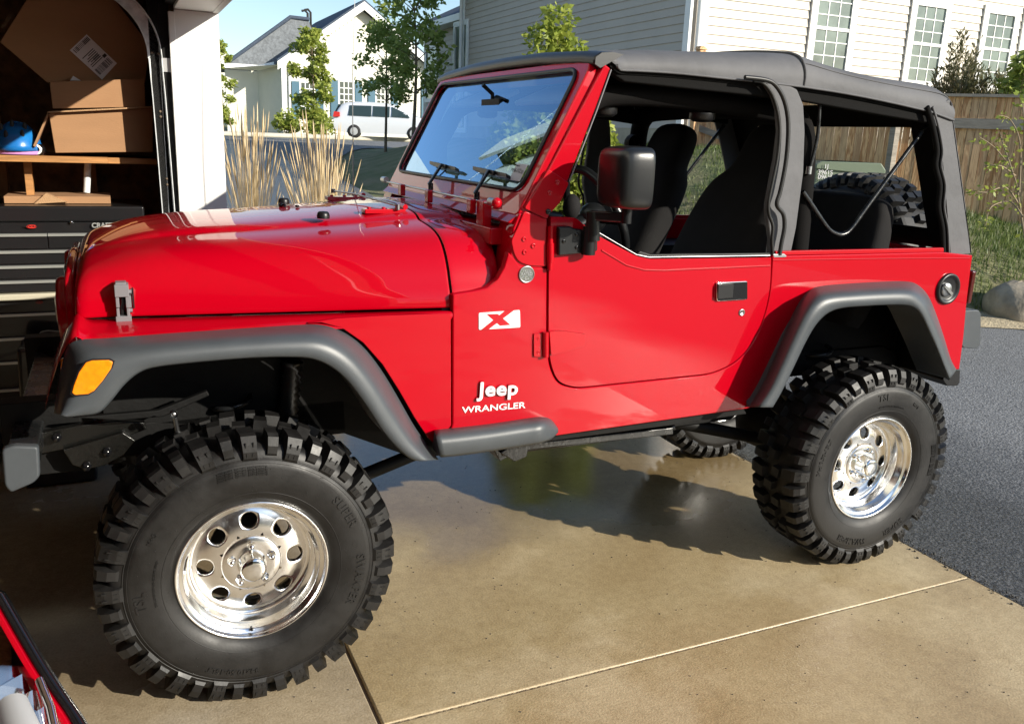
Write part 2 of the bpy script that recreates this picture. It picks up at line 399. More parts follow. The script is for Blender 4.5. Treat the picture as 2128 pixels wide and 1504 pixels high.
    for h in range(NH):
        c0 = pi/2+2*pi*h/NH; M_ = 32; rows = [[] for _ in range(5)]; dh = pi/NH
        for k in range(M_+1):
            al = 2*pi*k/M_; du, dv = cos(al), sin(al)      # (tangential, radial)
            hx, hy = hr*du, RH+hr*dv; hR = sqrt(hx*hx+hy*hy); hT = atan2(hx, hy)
            # boundary point of the sector in (theta, r)
            tt = [];
            if du: tt.append(dh/abs(du)*1.0)
            q = (ro-RH) if dv > 0 else (RH-ri)
            if dv: tt.append(q/abs(dv)/RH)
            s = min(tt); bT = du*s; bR = RH+dv*s*RH
            bT = max(-dh, min(dh, bT)); bR = max(ri, min(ro, bR))
            for j in range(5):
                f = j/4; T = lerp(hT, bT, f); R = lerp(hR, bR, f); rows[j].append((R*cos(c0+T), fa(R), R*sin(c0+T)))
        r_.grid(rows)
        # hole wall with a small rolled edge
        wl = [[], [], []]
        for k in range(M_+1):
            al = 2*pi*k/M_; hx, hy = hr*cos(al), RH+hr*sin(al); R = sqrt(hx*hx+hy*hy); T = atan2(hx, hy)
            for j, d in enumerate((0, .003, .016)):
                s2 = 1 if j == 0 else .985; wl[j].append(((RH+(R-RH)*s2)*cos(c0+T*s2), fa(R)+d, (RH+(R-RH)*s2)*sin(c0+T*s2)))
        r_.grid(wl)
    r_.lathe([(-.0335,.160),(-.031,.165)], (0,0,0), 'y', 96)
    r_.lathe([(-.052,.0855),(-.0545,.0845),(-.0585,.083),(-.0605,.0805),(-.061,.055),(-.061,.036)], (0,0,0), 'y', 64)
    r_.build('rim', 'polished_alloy', root, weld=True)
    c = MB(); c.lathe([(-.055,.041),(-.066,.0405),(-.068,.0385),(-.102,.0365),(-.107,.0345),(-.110,.029),(-.1115,.015),(-.112,.0)], (0,0,0), 'y', 48); c.build('hub_cap', 'chrome', root)
    n = MB()
    for k in range(5):
        an = pi/2+2*pi*k/5; cx, cz = .0585*cos(an), .0585*sin(an)
        n.lathe([(-.060,.0125),(-.0625,.0125),(-.063,.0098),(-.078,.0092),(-.083,.0065),(-.085,.0)], (cx, 0, cz), 'y', 6 if False else 14)
    n.split('lug_nut', 'chrome', root)
    v = MB(); an = radians(-94); p = Vector((.188*cos(an), -.092, .188*sin(an))); v.tube([p, p+Vector((0,-.020,.006))], .0045, 8).ball(p+Vector((0,-.022,.007)), .0058, 8, 6); v.build('tyre_valve', 'black_gloss', root)
    b = MB(); b.lathe([(.045,.0),(.045,.105),(.058,.108),(.062,.0)], (0,0,0), 'y', 32).lathe([(-.045,.034),(.05,.05),(.12,.05)], (0,0,0), 'y', 20); b.build('brake_drum', 'chassis', root)
tm = mat('tyre', (.0095, .009, .0088), .5, spec=.42, var=.4, vscale=11, bump=.10, bscale=160, bdist=.003, rvar=.12)
AX = .411
w0 = empty('wheel'); w0.parent = car; make_wheel(w0); w0.location = (0, -.685, AX); w0.rotation_euler = (0, 0, radians(-.9))
def wheel(loc, rot):
    o = copy_tree(w0, car); o.location = loc; o.rotation_euler = rot; return o
wheel((2.373, -.685, AX), (0, radians(93), 0))
wheel((0, .685, AX), (0, radians(40), pi)); wheel((2.58, .50, AX), (0, radians(10), pi))
sp = wheel((3.06, .08, 1.115), Euler((0, radians(20), 0)).to_matrix().to_euler()); sp.rotation_mode = 'XYZ'; sp.rotation_euler = (0, 0, radians(90)); sp['label'] = 'spare wheel carried on the tailgate'

# ---------------- hood
Fs = [(-.515,0),(-.512,.20),(-.507,.34),(-.497,.50),(-.478,.66),(-.445,.78),(-.40,.84),(-.345,.870),(-.298,.885),(-.286,.905),(-.262,.968),(-.15,.99),(0,1)]
Rs = [(-.684,0),(-.676,.17),(-.662,.26),(-.648,.40),(-.622,.56),(-.588,.70),(-.535,.80),(-.45,.850),(-.365,.872),(-.350,.895),(-.325,.955),(-.17,.988),(0,1)]
zct = [(-.45,1.225),(-.40,1.250),(-.36,1.268),(-.32,1.284),(-.28,1.298),(-.22,1.314),(-.14,1.326),(-.04,1.336),(.14,1.346),(.4,1.368),(.62,1.388),(.85,1.398)]
def hood_row(x, inset=0, ztop=None, drop=0):
    t = max(0, min(1, (x+.33)/.95)); zb = lerp(1.102, 1.118, (x+.4)/1.02)+drop; zc = interp(zct, x) if ztop is None else ztop
    half = []
    bl = max(0, min(1, (x+.36)/.20)); bl = bl*bl*(3-2*bl)     # raised centre fades out at the nose
    for i, ((y0, s0), (y1, s1)) in enumerate(zip(Fs, Rs)):
        s = lerp(s0, s1, t); y = lerp(y0, y1, t)
        if 7 <= i < 12: sm = [None]*7+[.915,.938,.95,.967,.99]; s = lerp(sm[i], s, bl)
        half.append((y+inset*(1 if y < 0 else 0)*(1-abs(s)*.2), zb+(zc-zb)*s))
    row = [(x, y, z) for y, z in half]; return row+[(x, -y, z) for x, y, z in reversed(row[:-1])]
hs = [hood_row(-.408, .03, 1.150), hood_row(-.407, .020, 1.195), hood_row(-.402, .010, 1.224), hood_row(-.392, .004, 1.243), hood_row(-.375, .001), hood_row(-.35)]
xs = [-.32,-.28,-.24,-.2,-.15,-.1,-.04,.04,.12,.2,.3,.4,.5,.58,.615,.621]
hs += [hood_row(x) for x in xs]
hm = MB().grid(hs, flip=True); hood = hm.build('hood', 'red_paint', car, solid=.012)
hood.modifiers.new('u', 'SUBSURF').render_levels = 2; hood.modifiers['u'].levels = 2
cowl_b = [(x, y, z) for (x, y, z) in hood_row(.629)]
def cowl_row(x, k=0, ins=0): return [(x, y, z-k) for (_, y, z) in [(q[0], q[1]+(ins if q[1] < -.4 else -ins if q[1] > .4 else 0), q[2]) for q in hood_row(min(x, .66))]]
MB().grid([cowl_row(.6285, .003), cowl_row(.632), cowl_row(.66), cowl_row(.72, 0), cowl_row(.775, .004), cowl_row(.790, .010), cowl_row(.80, .022, .01), cowl_row(.806, .05, .03), cowl_row(.808, .11, .06)], flip=True).build('cowl', 'red_paint', car, sub=2)
MB().box((.77, -.62, 1.30), (.90, .62, 1.352)).build('cowl_panel', 'red_plain', car, .004)
both('pillar_base', [Vector((x, -.697, z)) for x, z in ((.800,1.20),(.812,1.36),(.832,1.405),(.90,1.41),(.93,1.20))], (0, .11, 0), 'red_paint', car, .006)
MB().grid([hood_row(.60, .02, None, 0), hood_row(.64, .02, None, 0)], flip=True).build('cowl_seal', 'black_seal', car).location.z = -.012
# hood fittings
for p in (V(672, 458, -.33), V(590, 428, .16)):
    b = MB().lathe([(-.002,.020),(.008,.0205),(.016,.018),(.020,.014),(.021,0)], (p.x, p.y, 1.357 if p.y < 0 else 1.362), 'z', 20); b.build('hood_bumper', 'black_plastic', hood)
p = Vector((-.0+V(588, 440, .12).x, .10, 1.352)); MB().tube([p+Vector((0,-.02,0)), p+Vector((0,-.02,.012)), p+Vector((0,.02,.012)), p+Vector((0,.02,0))], .004, 8).ball(p+Vector((-.01,0,.008)), .009, 8, 6).build('footman_loop', 'black_gloss', hood)
for y in (-.27, .27):
    q = MB(); z = 1.378
    q.box((.46, y-.025, z-.012), (.60, y+.025, z+.003))
    for x in (.48, .53, .575): q.ball((x, y, z+.004), (.008, .008, .005), 8, 6)
    q.tube([(.60, y-.02, z+.010), (.60, y+.03, z+.010)], .009, 10); q.build('hood_hinge', 'red_plain', hood, .003)
MB().tube([(.57, -.30, 1.392), (.53, .1, 1.402), (.50, .33, 1.398)], .0035, 8).tube([(.50, .33, 1.39), (.50, .33, 1.405)], .009, 8).tube([(.57, -.30, 1.380), (.57, -.30, 1.398)], .009, 8).build('hold_down_rod', 'steel', hood)
for p in ((.30, .02), (.33, -.30)):
    MB().ball((p[0], p[1], 1.364), (.008, .008, .005), 8, 6).build('washer_nozzle', 'black_plastic', hood)
# hood latches
def latch(s):
    cx, cy = -.287, s*.528; q = MB()
    q.box((cx-.020, cy-.022, 1.096), (cx+.020, cy+.022, 1.112)); q.box((cx-.017, cy-.020, 1.110), (cx-.009, cy+.016, 1.135)); q.box((cx+.009, cy-.020, 1.110), (cx+.017, cy+.016, 1.135))
    q.box((cx-.017, cy-.024, 1.137), (cx-.008, cy+.010, 1.165)); q.box((cx+.008, cy-.024, 1.135), (cx+.022, cy+.010, 1.168))
    q.box((cx-.018, cy-.026, 1.166), (cx+.018, cy+.020, 1.200)); q.box((cx-.015, cy-.020, 1.198), (cx+.013, cy+.020, 1.205))
    q.tube([(cx+.016, cy, 1.124), (cx+.024, cy, 1.124)], .006, 10).tube([(cx+.016, cy, 1.176), (cx+.025, cy, 1.176)], .0065, 10)
    if s > 0: q.v = [(x, 2*cy-y, z) for x, y, z in q.v]; q.f = [tuple(reversed(f)) for f in q.f]
    o = q.build('hood_latch', 'latch_grey', car, .004, 2)
    w = MB(); w.tube([(cx, cy, 1.110), (cx-.002, cy-.004, 1.13), (cx+.004, cy-.006, 1.15), (cx, cy, 1.168)], [.007,.0045,.0055,.005], 8).box((cx+.027, cy-.004, 1.13), (cx+.030, cy+.03, 1.185)); w.build('latch_strap', 'black_plastic', o)
latch(-1); latch(1)

# ---------------- front fenders, flares
att = [(112,858),(118,815),(128,762),(140,722),(165,706),(230,702),(330,694),(430,687),(540,680),(620,675),(668,675),(710,688),(752,718),(790,765),(825,822),(858,880),(884,918),(912,955)]
lip = [(140,866),(168,864),(205,858),(232,832),(258,800),(290,774),(330,762),(420,752),(520,744),(600,742),(650,746),(690,764),(725,795),(762,845),(798,900),(830,935),(852,952),(872,958)]
def flare(att, lip, name, yo=-.835, ya=-.70):
    A = [V(u, v, ya) for u, v in att]; n = len(att)
    rows = []
    K = [(.0, ya+.004), (.10, ya-.035), (.24, yo+.050), (.40, yo+.018), (.56, yo+.003), (.80, yo), (.96, yo+.002), (1.0, yo+.010)]
    for f, y in K:
        pts = [V(lerp(a[0], l[0], f), lerp(a[1], l[1], f), y) for a, l in zip(att, lip)]
        rows.append(spline(pts, 4))
    back = [Vector((p.x, ya+.03, p.z)) for p in rows[-1]]; rows.append([p+Vector((0,.02,.004)) for p in rows[-1]]); rows.append(back)
    mb = MB().grid(rows)
    # end caps
    for e in (0, -1):
        ring = [r[e] for r in rows]; mb.add(ring, [tuple(range(len(ring)))])
    o = mb.build(name, 'flare', car, weld=True); o2 = MB(); o2.v = [(x, -y, z) for x, y, z in mb.v]; o2.f = [tuple(reversed(f)) for f in mb.f]; o2.sm = mb.sm; o2.build(name, 'flare', car, weld=True)
    return o, spline(A, 4)
ff, attF = flare(att, lip, 'fender_flare')
mk = [(178,752),(192,748),(226,747),(235,751),(231,765),(214,790),(196,811),(184,818),(156,820),(149,815),(153,800),(164,772)]
MB().prism([V(u, v, -.833) for u, v in mk], (0, -.006, 0)).build('side_marker', 'amber', ff, .003)
MB().prism([V(191+(u-191)*1.09, 784+(v-784)*1.09, -.832) for u, v in mk], (0, -.002, 0)).build('marker_surround', 'black_plastic', ff, .001)
# fender top strip: from hood gap to flare attach
gap = [(100,842),(106,800),(118,745),(138,690),(160,668),(230,664),(330,662),(430,660),(540,656),(620,653),(668,651),(710,650),(780,648),(850,646),(905,644),(938,643)]
def wy(x): return -(.505+(x+.41)/1.03*.182)
def gapP(u, v):
    x = 0
    for _ in range(25): q = V(u, v, wy(x)); x = max(-.43, min(.64, q.x))
    return q
inner = []
for u, v in gap[5:]: q = gapP(u, v); inner.append(Vector((q.x, q.y, q.z-.002)))
# regular resampling by x
nx = 26; top = []; 
gt = [(p.x, (p.y, p.z)) for p in inner]
at = [(p.x, p.z) for p in attF if p.z > 1.0]; at.sort()
rows = [[], [], [], []]
for k in range(nx):
    x = lerp(-.385, .622, k/(nx-1)); yi = wy(x); zi = lerp(1.098, 1.112, (x+.4)/1.02); za = interp(at, x) if x < .26 else lerp(interp(at, .26), 1.092, min(1, (x-.26)/.2))
    rows[0].append((x, yi+.05, zi-.01)); rows[0][-1] = (x, yi+.045, zi-.006); rows[1].append((x, yi-.004, zi)); rows[2].append((x, lerp(yi, BY, .86), zi-.004)); rows[3].append((x, BY-.0, max(za-.012, zi-.03)))
ft = MB().grid(rows)
nose = [(rows[i][0]) for i in range(4)]
nr = [nose]
nv = [Vector(rows[3][0])]+[V(u, v, BY) for u, v in ((158,690),(136,722),(118,760),(104,806),(95,846),(94,858))]
for q_ in nv[1:]: dq = q_-nv[0]; nr.append([(p[0]+dq.x, p[1], p[2]+dq.z) for p in nose])
ft.grid([[r[j] for r in nr] for j in range(4)], flip=False)
fen = ft.build('front_fender', 'red_paint', car, weld=True, sub=1); q = MB(); q.v = [(x, -y, z) for x, y, z in ft.v]; q.f = ft.f; q.sm = ft.sm; q.build('front_fender', 'red_paint', car, weld=True, sub=1)
# fender side panel behind the wheel
sidep = [V(u, v, BY) for u, v in ((660,660),(760,656),(938,652),(939,884),(907,900))]+[p for p in reversed(attF) if p.x > .2 and p.z < 1.07 and p.z > .66]
sp1 = L3([(640,672),(700,662),(800,656),(937,651),(937.5,884),(905,925),(890,910),(862,868),(830,812),(795,757),(755,712),(712,682),(668,670)], BY)
both('fender_side', sp1, (0, .02, 0), 'red_paint', car, .004)
# inner liners (dark)
b = MB()
for s in (-1, 1):
    b.prism([(-.36, s*.42, .78), (.70, s*.42, .62), (.70, s*.42, 1.08), (-.36, s*.42, 1.08)], (0, s*.01, 0))
    b.prism([(.56, s*.42, .60), (.625, s*.42, 1.06), (.60, s*.69, 1.06), (.55, s*.69, .66)], (.012, 0, 0))
    b.box((-.37, min(s*.42, s*.68), 1.055), (.58, max(s*.42, s*.68), 1.07))
b.split('inner_fender', 'chassis', car)
# ---------------- grille and lamps
g = MB(); prof = [(-.430,.86),(-.440,1.02),(-.442,1.12),(-.430,1.16),(-.40,1.19),(-.34,1.21),(0,1.225)]
P = [Vector((-.405, y, z)) for y, z in prof]+[Vector((-.405, -y, z)) for y, z in reversed(prof[:-1])]
gr = g.prism(P, (-.028, 0, 0)).build('grille', 'red_paint', car, .012, 3)
sl_ = MB()
for k in range(7): y = (k-3)*.054; sl_.box((-.440, y-.019, .94), (-.431, y+.019, 1.20))
sl_.split('grille_slot', 'black_gloss', gr, bevel=.008)
for s in (-1, 1):
    h = MB().lathe([(.02,.100),(-.014,.097),(-.026,.090),(-.022,.080)], (-.432, s*.30, 1.09), 'x', 36).build('headlight', 'red_plain', gr)
    MB().lathe([(-.016,.081),(-.028,.06),(-.033,.035),(-.034,0)], (-.432, s*.30, 1.09), 'x', 36).build('lens', 'lamp_lens', h)
    MB().lathe([(0,.045),(-.012,.042),(-.016,0)], (-.447, s*.40, .925), 'x', 24).build('turn_signal', 'amber', gr)

# ---------------- tub side with door opening
door = rnd(L3([(1143,449),(1196,451),(1240,487),(1322,531),(1350,537),(1603,534),(1601,600),(1588,660),(1562,716),(1530,752),(1480,776),(1196,806),(1160,796),(1145,765),(1138,720),(1139,560)], BY), [.004,.012,.012,.02,.012,.006,.06,.06,.07,.07,.05,.07,.05,.04,.03,.01], 4)
dhole = offs_xz(door, .0035)
i_tl = min(range(len(dhole)), key=lambda i: (dhole[i]-V(1143, 449, BY)).length); i_tr = min(range(len(dhole)), key=lambda i: (dhole[i]-V(1603, 534, BY)).length)
seq = []; n_ = len(dhole); i = i_tl
# walk from top-left downwards (the way that avoids the top edge)
stepd = -1 if dhole[(i_tl-1) % n_].z < dhole[(i_tl+1) % n_].z-.001 or (dhole[(i_tl-1) % n_]-V(1139, 560, BY)).length < (dhole[(i_tl+1) % n_]-V(1139, 560, BY)).length else 1
while True:
    seq.append(dhole[i]); 
    if i == i_tr: break
    i = (i+stepd) % n_
rarchA = [(1550,846),(1580,800),(1608,738),(1636,675),(1660,628),(1682,603),(1706,594),(1760,589),(1830,585),(1880,584),(1905,590),(1928,612),(1945,650),(1962,700),(1976,745),(1988,768)]
arch_in = [(1563,846),(1600,800),(1628,738),(1652,690),(1676,650),(1700,628),(1740,618),(1830,612),(1880,612),(1905,622),(1925,650),(1945,700),(1960,745),(1970,768)]
cow = L3([(941,880),(941,612),(985,605),(1012,598),(1034,580),(1048,555),(1057,524),(1068,536),(1080,552),(1100,557),(1136,557)], BY)
tub = cow+[p for p in seq if p.z < V(1139, 560, BY).z]+L3([(1606,532),(1650,531),(1960,524),(2017,530),(2012,600),(2003,700),(1994,768)], BY)+L3(list(reversed(arch_in)), BY)+L3([(1553,849),(1160,905),(920,940)], BY)
both('tub_side', tub, (0, .03, 0), 'red_paint', car, .005, seg=3)
# belt rail on the rear tub edge
both('belt_rail', L3([(1612,522),(1962,515),(1962,524),(1612,531)], BY+.004), (0, .02, 0), 'red_plain', car, .003)
rl = L3([(1606,540),(1700,539),(1850,537),(2015,536)], BY-.001); MB().tube(rl, .0022, 6).build('belt_moulding', 'red_plain', car)
# windshield bracket / hinge plate
brk = rnd(L3([(1062,500),(1076,472),(1090,438),(1137,456),(1137,554),(1100,553),(1078,545),(1068,528)], BY-.004), [.01,.01,.01,.005,.005,.02,.02,.02], 4)
hb = both('windshield_bracket', brk, (0, .03, 0), 'red_plain', car, .004)
r = MB()
for (u, v) in ((1089,497),(1108,511),(1090,524)): 
    p = V(u, v, BY-.004); r.lathe([(0,.0085),(-.0035,.0075),(-.0035,.004),(-.0015,.0035),(-.0015,0)], tuple(p), 'y', 16)
r.split('torx_bolt', 'red_plain', hb)
# doors
MB().prism([p+Vector((0,-.002,0)) for p in offs_xz(door, -.002)], (0, .035, 0)).build('door', 'red_paint', car, .006, 3)
dn = bpy.data.objects['door']
dmx = MB().prism(mir(offs_xz(door, -.002)), (0, -.035, 0)).build('door', 'red_paint', car, .006, 3)
MB().prism(L3([(1322,531),(1350,537),(1601,533),(1601,526),(1352,529),(1330,522)], BY+.006), (0, .02, 0)).build('door_top_seal', 'black_seal', dn, .002)
MB().tube(L3([(1245,484),(1322,529),(1348,534.5),(1600,531)], BY-.002), .0022, 6).build('edge_trim', 'steel', dn)
crs = MB().tube(L3([(1250,520),(1302,551),(1340,561),(1380,562),(1600,552)], BY-.0025), .003, 6); crs.build('door_crease', 'red_plain', dn)
# handle
hp = rnd(L3([(1487,586),(1551,583),(1551,622),(1487,626)], BY-.003), .008, 4)
h = MB().prism(hp, (0, -.008, 0)).build('door_handle', 'chrome', dn, .003); MB().prism(offs_xz([p+Vector((0,-.004,0)) for p in hp], -.003), (0, -.0055, 0)).build('handle_recess', 'black_gloss', h)
h = bpy.data.objects['door_handle']; MB().prism(rnd(L3([(1491,591),(1523,589),(1521,618),(1490,621)], BY-.013), .004, 3), (0, -.006, 0)).build('handle_paddle', 'black_plastic', h, .002)
MB().lathe([(0,.013),(-.004,.012),(-.004,.009),(-.002,.008),(-.002,0)], tuple(V(1541, 649, BY-.002)), 'y', 24).build('door_lock', 'steel', dn)
# lower + upper hinge
hg = MB().prism(rnd(L3([(1108,693),(1126,693),(1126,741),(1108,741)], BY-.001), .004, 3), (0, -.006, 0)).prism(rnd(L3([(1139,688),(1164,686),(1214,693),(1214,717),(1166,733),(1143,737)], BY-.003), .004, 3), (0, -.009, 0))
hg.tube(L3([(1134,690),(1134,742)], BY-.012), .010, 12)
for (u, v) in ((1117,703),(1117,731),(1167,699),(1167,724),(1198,708)): hg.lathe([(-.004,.006),(-.008,.0055),(-.008,.003),(-.006,0)], tuple(V(u, v, BY-.001)), 'y', 10)
hg.build('door_hinge', 'red_plain', dn, .0015, 1)
MB().tube(L3([(1144,470),(1143,560)], BY-.011), [.009, .009], 12).tube(L3([(1144,505),(1144,545)], BY-.011), .0115, 12).tube(L3([(1143,556),(1143,562)], BY-.011), .007, 8).build('door_hinge', 'red_plain', dn)
# badges
def on_side(s, u0, v0, u1, v1, size, m, y=BY-.0015, **k):
    a = V(u0, v0, y); bq = V(u1, v1, y); return text_obj(s, 'lettering', m, a, bq-a, (0, 0, 1), size, parent=bpy.data.objects['tub_side'], **k)
o = on_side('Jeep', 994, 823, 1087, 818, .064, 'white_decal', sx=1.16, bold=.0013, ext=.003, y=BY-.007, spacing=1.08)
text_obj('Jeep', 'lettering_edge', 'red_plain', V(995, 822, BY-.003), V(1087, 817, BY-.003)-V(995, 822, BY-.003), (0,0,1), .064, ext=.0015, parent=o, sx=1.16, bold=.0030, spacing=1.08)
on_side('WRANGLER', 960, 858, 1114, 845, .0285, 'white_decal', sx=1.42, bold=.0003, ext=.0006)
xb = MB().prism(rnd(L3([(995,650),(1080,644),(1081,680),(995,685)], BY-.001), .004, 3), (0, -.0012, 0))
em = xb.build('emblem', 'white_decal', bpy.data.objects['tub_side'])
MB().prism(L3([(1011,653),(1034,652),(1061,675),(1039,677)], BY-.0024), (0, -.0008, 0)).prism(L3([(1050,645),(1069,644),(1015,684.5),(1000,685)], BY-.0026), (0, -.0008, 0)).build('emblem_cross', 'red_plain', em)
c = V(1094, 570, BY-.0015); tr = MB().lathe([(0,.0265),(-.003,.0265),(-.004,.0245),(-.002,.0225)], tuple(c), 'y', 40).build('round_badge', 'steel', bpy.data.objects['tub_side'])
MB().lathe([(-.0015,.023),(-.0018,0)], tuple(c), 'y', 40).build('badge_face', 'badge_grey', tr)
for s, dz, sz in (('TRAIL', .006, .0115), ('RATED', -.003, .0125), ('4x4', -.0175, .010)): text_obj(s, 'badge_lettering', 'chrome', c+Vector((0,-.0022,dz)), (1,0,0), (0,0,1), sz, .0004, tr, align='CENTER', bold=.0002)
MB().tube([c+Vector((x, -.0022, z)) for x, z in ((-.019,-.011),(-.008,-.005),(-.002,-.009),(.006,-.004),(.019,-.012))], .0008, 5).build('badge_mountain', 'chrome', tr)
# fuel filler
f = V(1969, 600, BY-.001); fl = MB().lathe([(0,.064),(-.008,.063),(-.011,.059),(-.009,.051),(-.003,.046),(-.0015,.042),(-.0015,0)], tuple(f), 'y', 40).build('fuel_filler', 'black_plastic', car)
cap = MB().lathe([(.0,.028),(-.006,.028),(-.009,.024),(-.009,0)], (f.x-.010, f.y, f.z-.003), 'y', 28); cap.obox((f.x-.010, f.y-.010, f.z-.003), Vector((.024,0,-.018)), Vector((.0035,0,.0045)), Vector((0,.006,0))); cap.build('filler_cap', 'steel', fl)
sc = MB()
for k in range(6): an = k*pi/3+.4; sc.ball((f.x+.054*cos(an), f.y-.007, f.z+.054*sin(an)), (.003,.002,.003), 6, 5)
sc.split('filler_screw', 'steel', fl)

# ---------------- rear flares
ra, attR = flare(rarchA, [(1606,846),(1624,815),(1650,762),(1676,708),(1698,672),(1722,650),(1752,640),(1800,636),(1840,634),(1880,634),(1900,640),(1914,656),(1930,690),(1946,725),(1962,765),(1972,790)], 'fender_flare')
# step pad
A = [(903,893),(950,888),(1020,880),(1100,868),(1128,866),(1146,872),(1160,890)]; B = [(916,950),(960,946),(1030,936),(1095,926),(1125,920),(1146,912),(1160,898)]
rows = []
for fq, y in ((0,-.70),(.05,-.735),(.14,-.765),(.30,-.785),(.55,-.792),(.9,-.79),(1.0,-.78)):
    rows.append([V(lerp(a[0], b_[0], fq), lerp(a[1], b_[1], fq), y if i < 5 else lerp(y, -.70, (i-4)*.28)) for i, (a, b_) in enumerate(zip(A, B))])
rows.append([p+Vector((0,.08,.0)) for p in rows[-1]]); st = MB().grid([spline(r_, 3) for r_ in rows]); st.add([r_[0] for r_ in rows], [tuple(range(len(rows)))])
st.build('step_pad', 'flare', car, weld=True); q = MB(); q.v = [(x, -y, z) for x, y, z in st.v]; q.f = st.f; q.sm = st.sm; q.build('step_pad', 'flare', car, weld=True)

# ---------------- tub interior, floor, tail
xr = V(2010, 600, BY).x; xr = 2.90
t = MB(); t.box((.64, -.41, .70), (2.88, .41, .74)); t.box((.64, -.665, .70), (1.84, .665, .738)); t.box((.66, -.60, .74), (.70, .60, 1.20))
for s in (-1, 1): t.box((1.90, min(s*.40, s*.42), .70), (2.86, max(s*.40, s*.42), 1.15)); t.box((1.86, min(s*.42, s*.665), 1.13), (2.86, max(s*.42, s*.665), 1.15)); t.box((1.84, min(s*.42, s*.665), .74), (1.86, max(s*.42, s*.665), 1.15)); t.box((2.84, min(s*.42, s*.665), .74), (2.86, max(s*.42, s*.665), 1.15)); t.box((.70, min(s*.60, s*.625), .74), (.93, max(s*.60, s*.625), 1.15))
t.split('tub_inner', 'chassis', car)
t = MB(); t.prism([(2.872, -.698, 1.235), (2.905, -.698, .76), (2.905, .698, .76), (2.872, .698, 1.235)], (-.02, 0, 0)); t.build('tailgate', 'red_paint', car, .004)
for s in (-1, 1):
    q = MB().box((2.895, min(s*.60, s*.695), 1.03), (2.922, max(s*.60, s*.695), 1.17)).build('tail_light', 'tail_red', car, .01, 3)
q = L3([(2000,646),(2034,644),(2039,652),(2038,716),(2030,725),(2003,723),(1997,715),(1998,652)], -.66)
bp_ = MB().prism(rnd(q, .008, 3), (0, .16, 0)).build('bumperette', 'flare', car, .012, 3); MB().prism(mir(rnd(q, .008, 3)), (0, -.16, 0)).build('bumperette', 'flare', car, .012, 3)
MB().box((2.93, -.62, .80), (2.99, .62, .90)).build('rear_bumper', 'black_metal', car, .006)
MB().prism(L3([(1966,765),(1996,768),(1995,795),(1990,802),(1968,802),(1960,790)], -.68), (0, .3, 0)).build('splash_guard', 'black_plastic', car, .004)
MB().box((2.99, .02, 1.1), (3.0, .18, 1.25)).box((2.89, .04, 1.12), (2.99, .16, 1.20)).build('spare_carrier', 'black_metal', car, .004)

# ---------------- windshield frame
def WP(y, z, d=0): return Vector((.866+.514*(z-1.474)+d*.889, y, z-d*.457))
og = rnd([WP(-.690,1.395), WP(-.680,1.868), WP(.680,1.868), WP(.690,1.395)], [.02,.05,.05,.02], 6)
ig = rnd([WP(-.636,1.466), WP(-.628,1.838), WP(.628,1.838), WP(.636,1.466)], .055, 6)
def frame(og, ig, off):
    mb = MB(); off = Vector(off); n = len(og)
    # resample inner to match outer (same count by construction)
    P = og+ig; Q = [p+off for p in P]; fs = []
    for i in range(n):
        j = (i+1) % n; fs += [(i, n+i, n+j, j), (2*n+i, 2*n+j, 3*n+j, 3*n+i), (i, j, 2*n+j, 2*n+i), (n+i, 3*n+i, 3*n+j, n+j)]
    return mb.add(P+Q, fs)
wf = frame(og, ig, (.062, 0, -.032)).build('windshield_frame', 'red_paint', car, .007, 3, ang=40, weld=True)
# lower skirt of the frame reaching the cowl
MB().prism([(.80,-.68,1.375),(.835,-.69,1.402),(.835,.69,1.402),(.80,.68,1.375)], (.06, 0, -.02)).build('frame_skirt', 'red_paint', wf, .004)
# side filler of the pillar, down to the bracket
both('pillar_side', L3([(1257,132),(1270,143),(1181,376),(1140,446),(1137,458),(1088,432),(1108,396),(1140,352)], BY+.003), (0, .05, 0), 'red_paint', wf, .006)
pf = MB().prism(rnd(L3([(1140,352),(1183,380),(1165,420),(1140,448),(1137,456),(1090,433),(1112,400)], BY-.003), .008, 3), (0, .01, 0)).build('pillar_plate', 'red_plain', wf, .003)
q = MB()
for (u, v) in ((1158,379),(1142,401)): q.lathe([(0,.0085),(-.0035,.0075),(-.0035,.004),(-.0015,.0035),(-.0015,0)], tuple(V(u, v, BY-.003)), 'y', 16)
q.split('torx_bolt', 'red_plain', pf); MB().lathe([(0,.009),(-.005,.008),(-.005,.004),(-.002,0)], tuple(V(1139, 440, BY-.003)), 'y', 16).build('black_bolt', 'black_gloss', pf)
MB().tube(L3([(1270,145),(1240,230),(1183,378)], BY-.0), .0024, 8).build('pillar_seal', 'latch_grey', wf)
seal = [p+Vector((-.004,0,.002)) for p in ig]; MB().tube(seal+[seal[0]], .0065, 8, False).build('windshield_seal', 'black_seal', wf)
gi = [p+Vector((.006,0,-.003)) for p in ig]; MB().add(gi, [tuple(range(len(gi)))]).build('windshield', 'windshield_glass', wf)
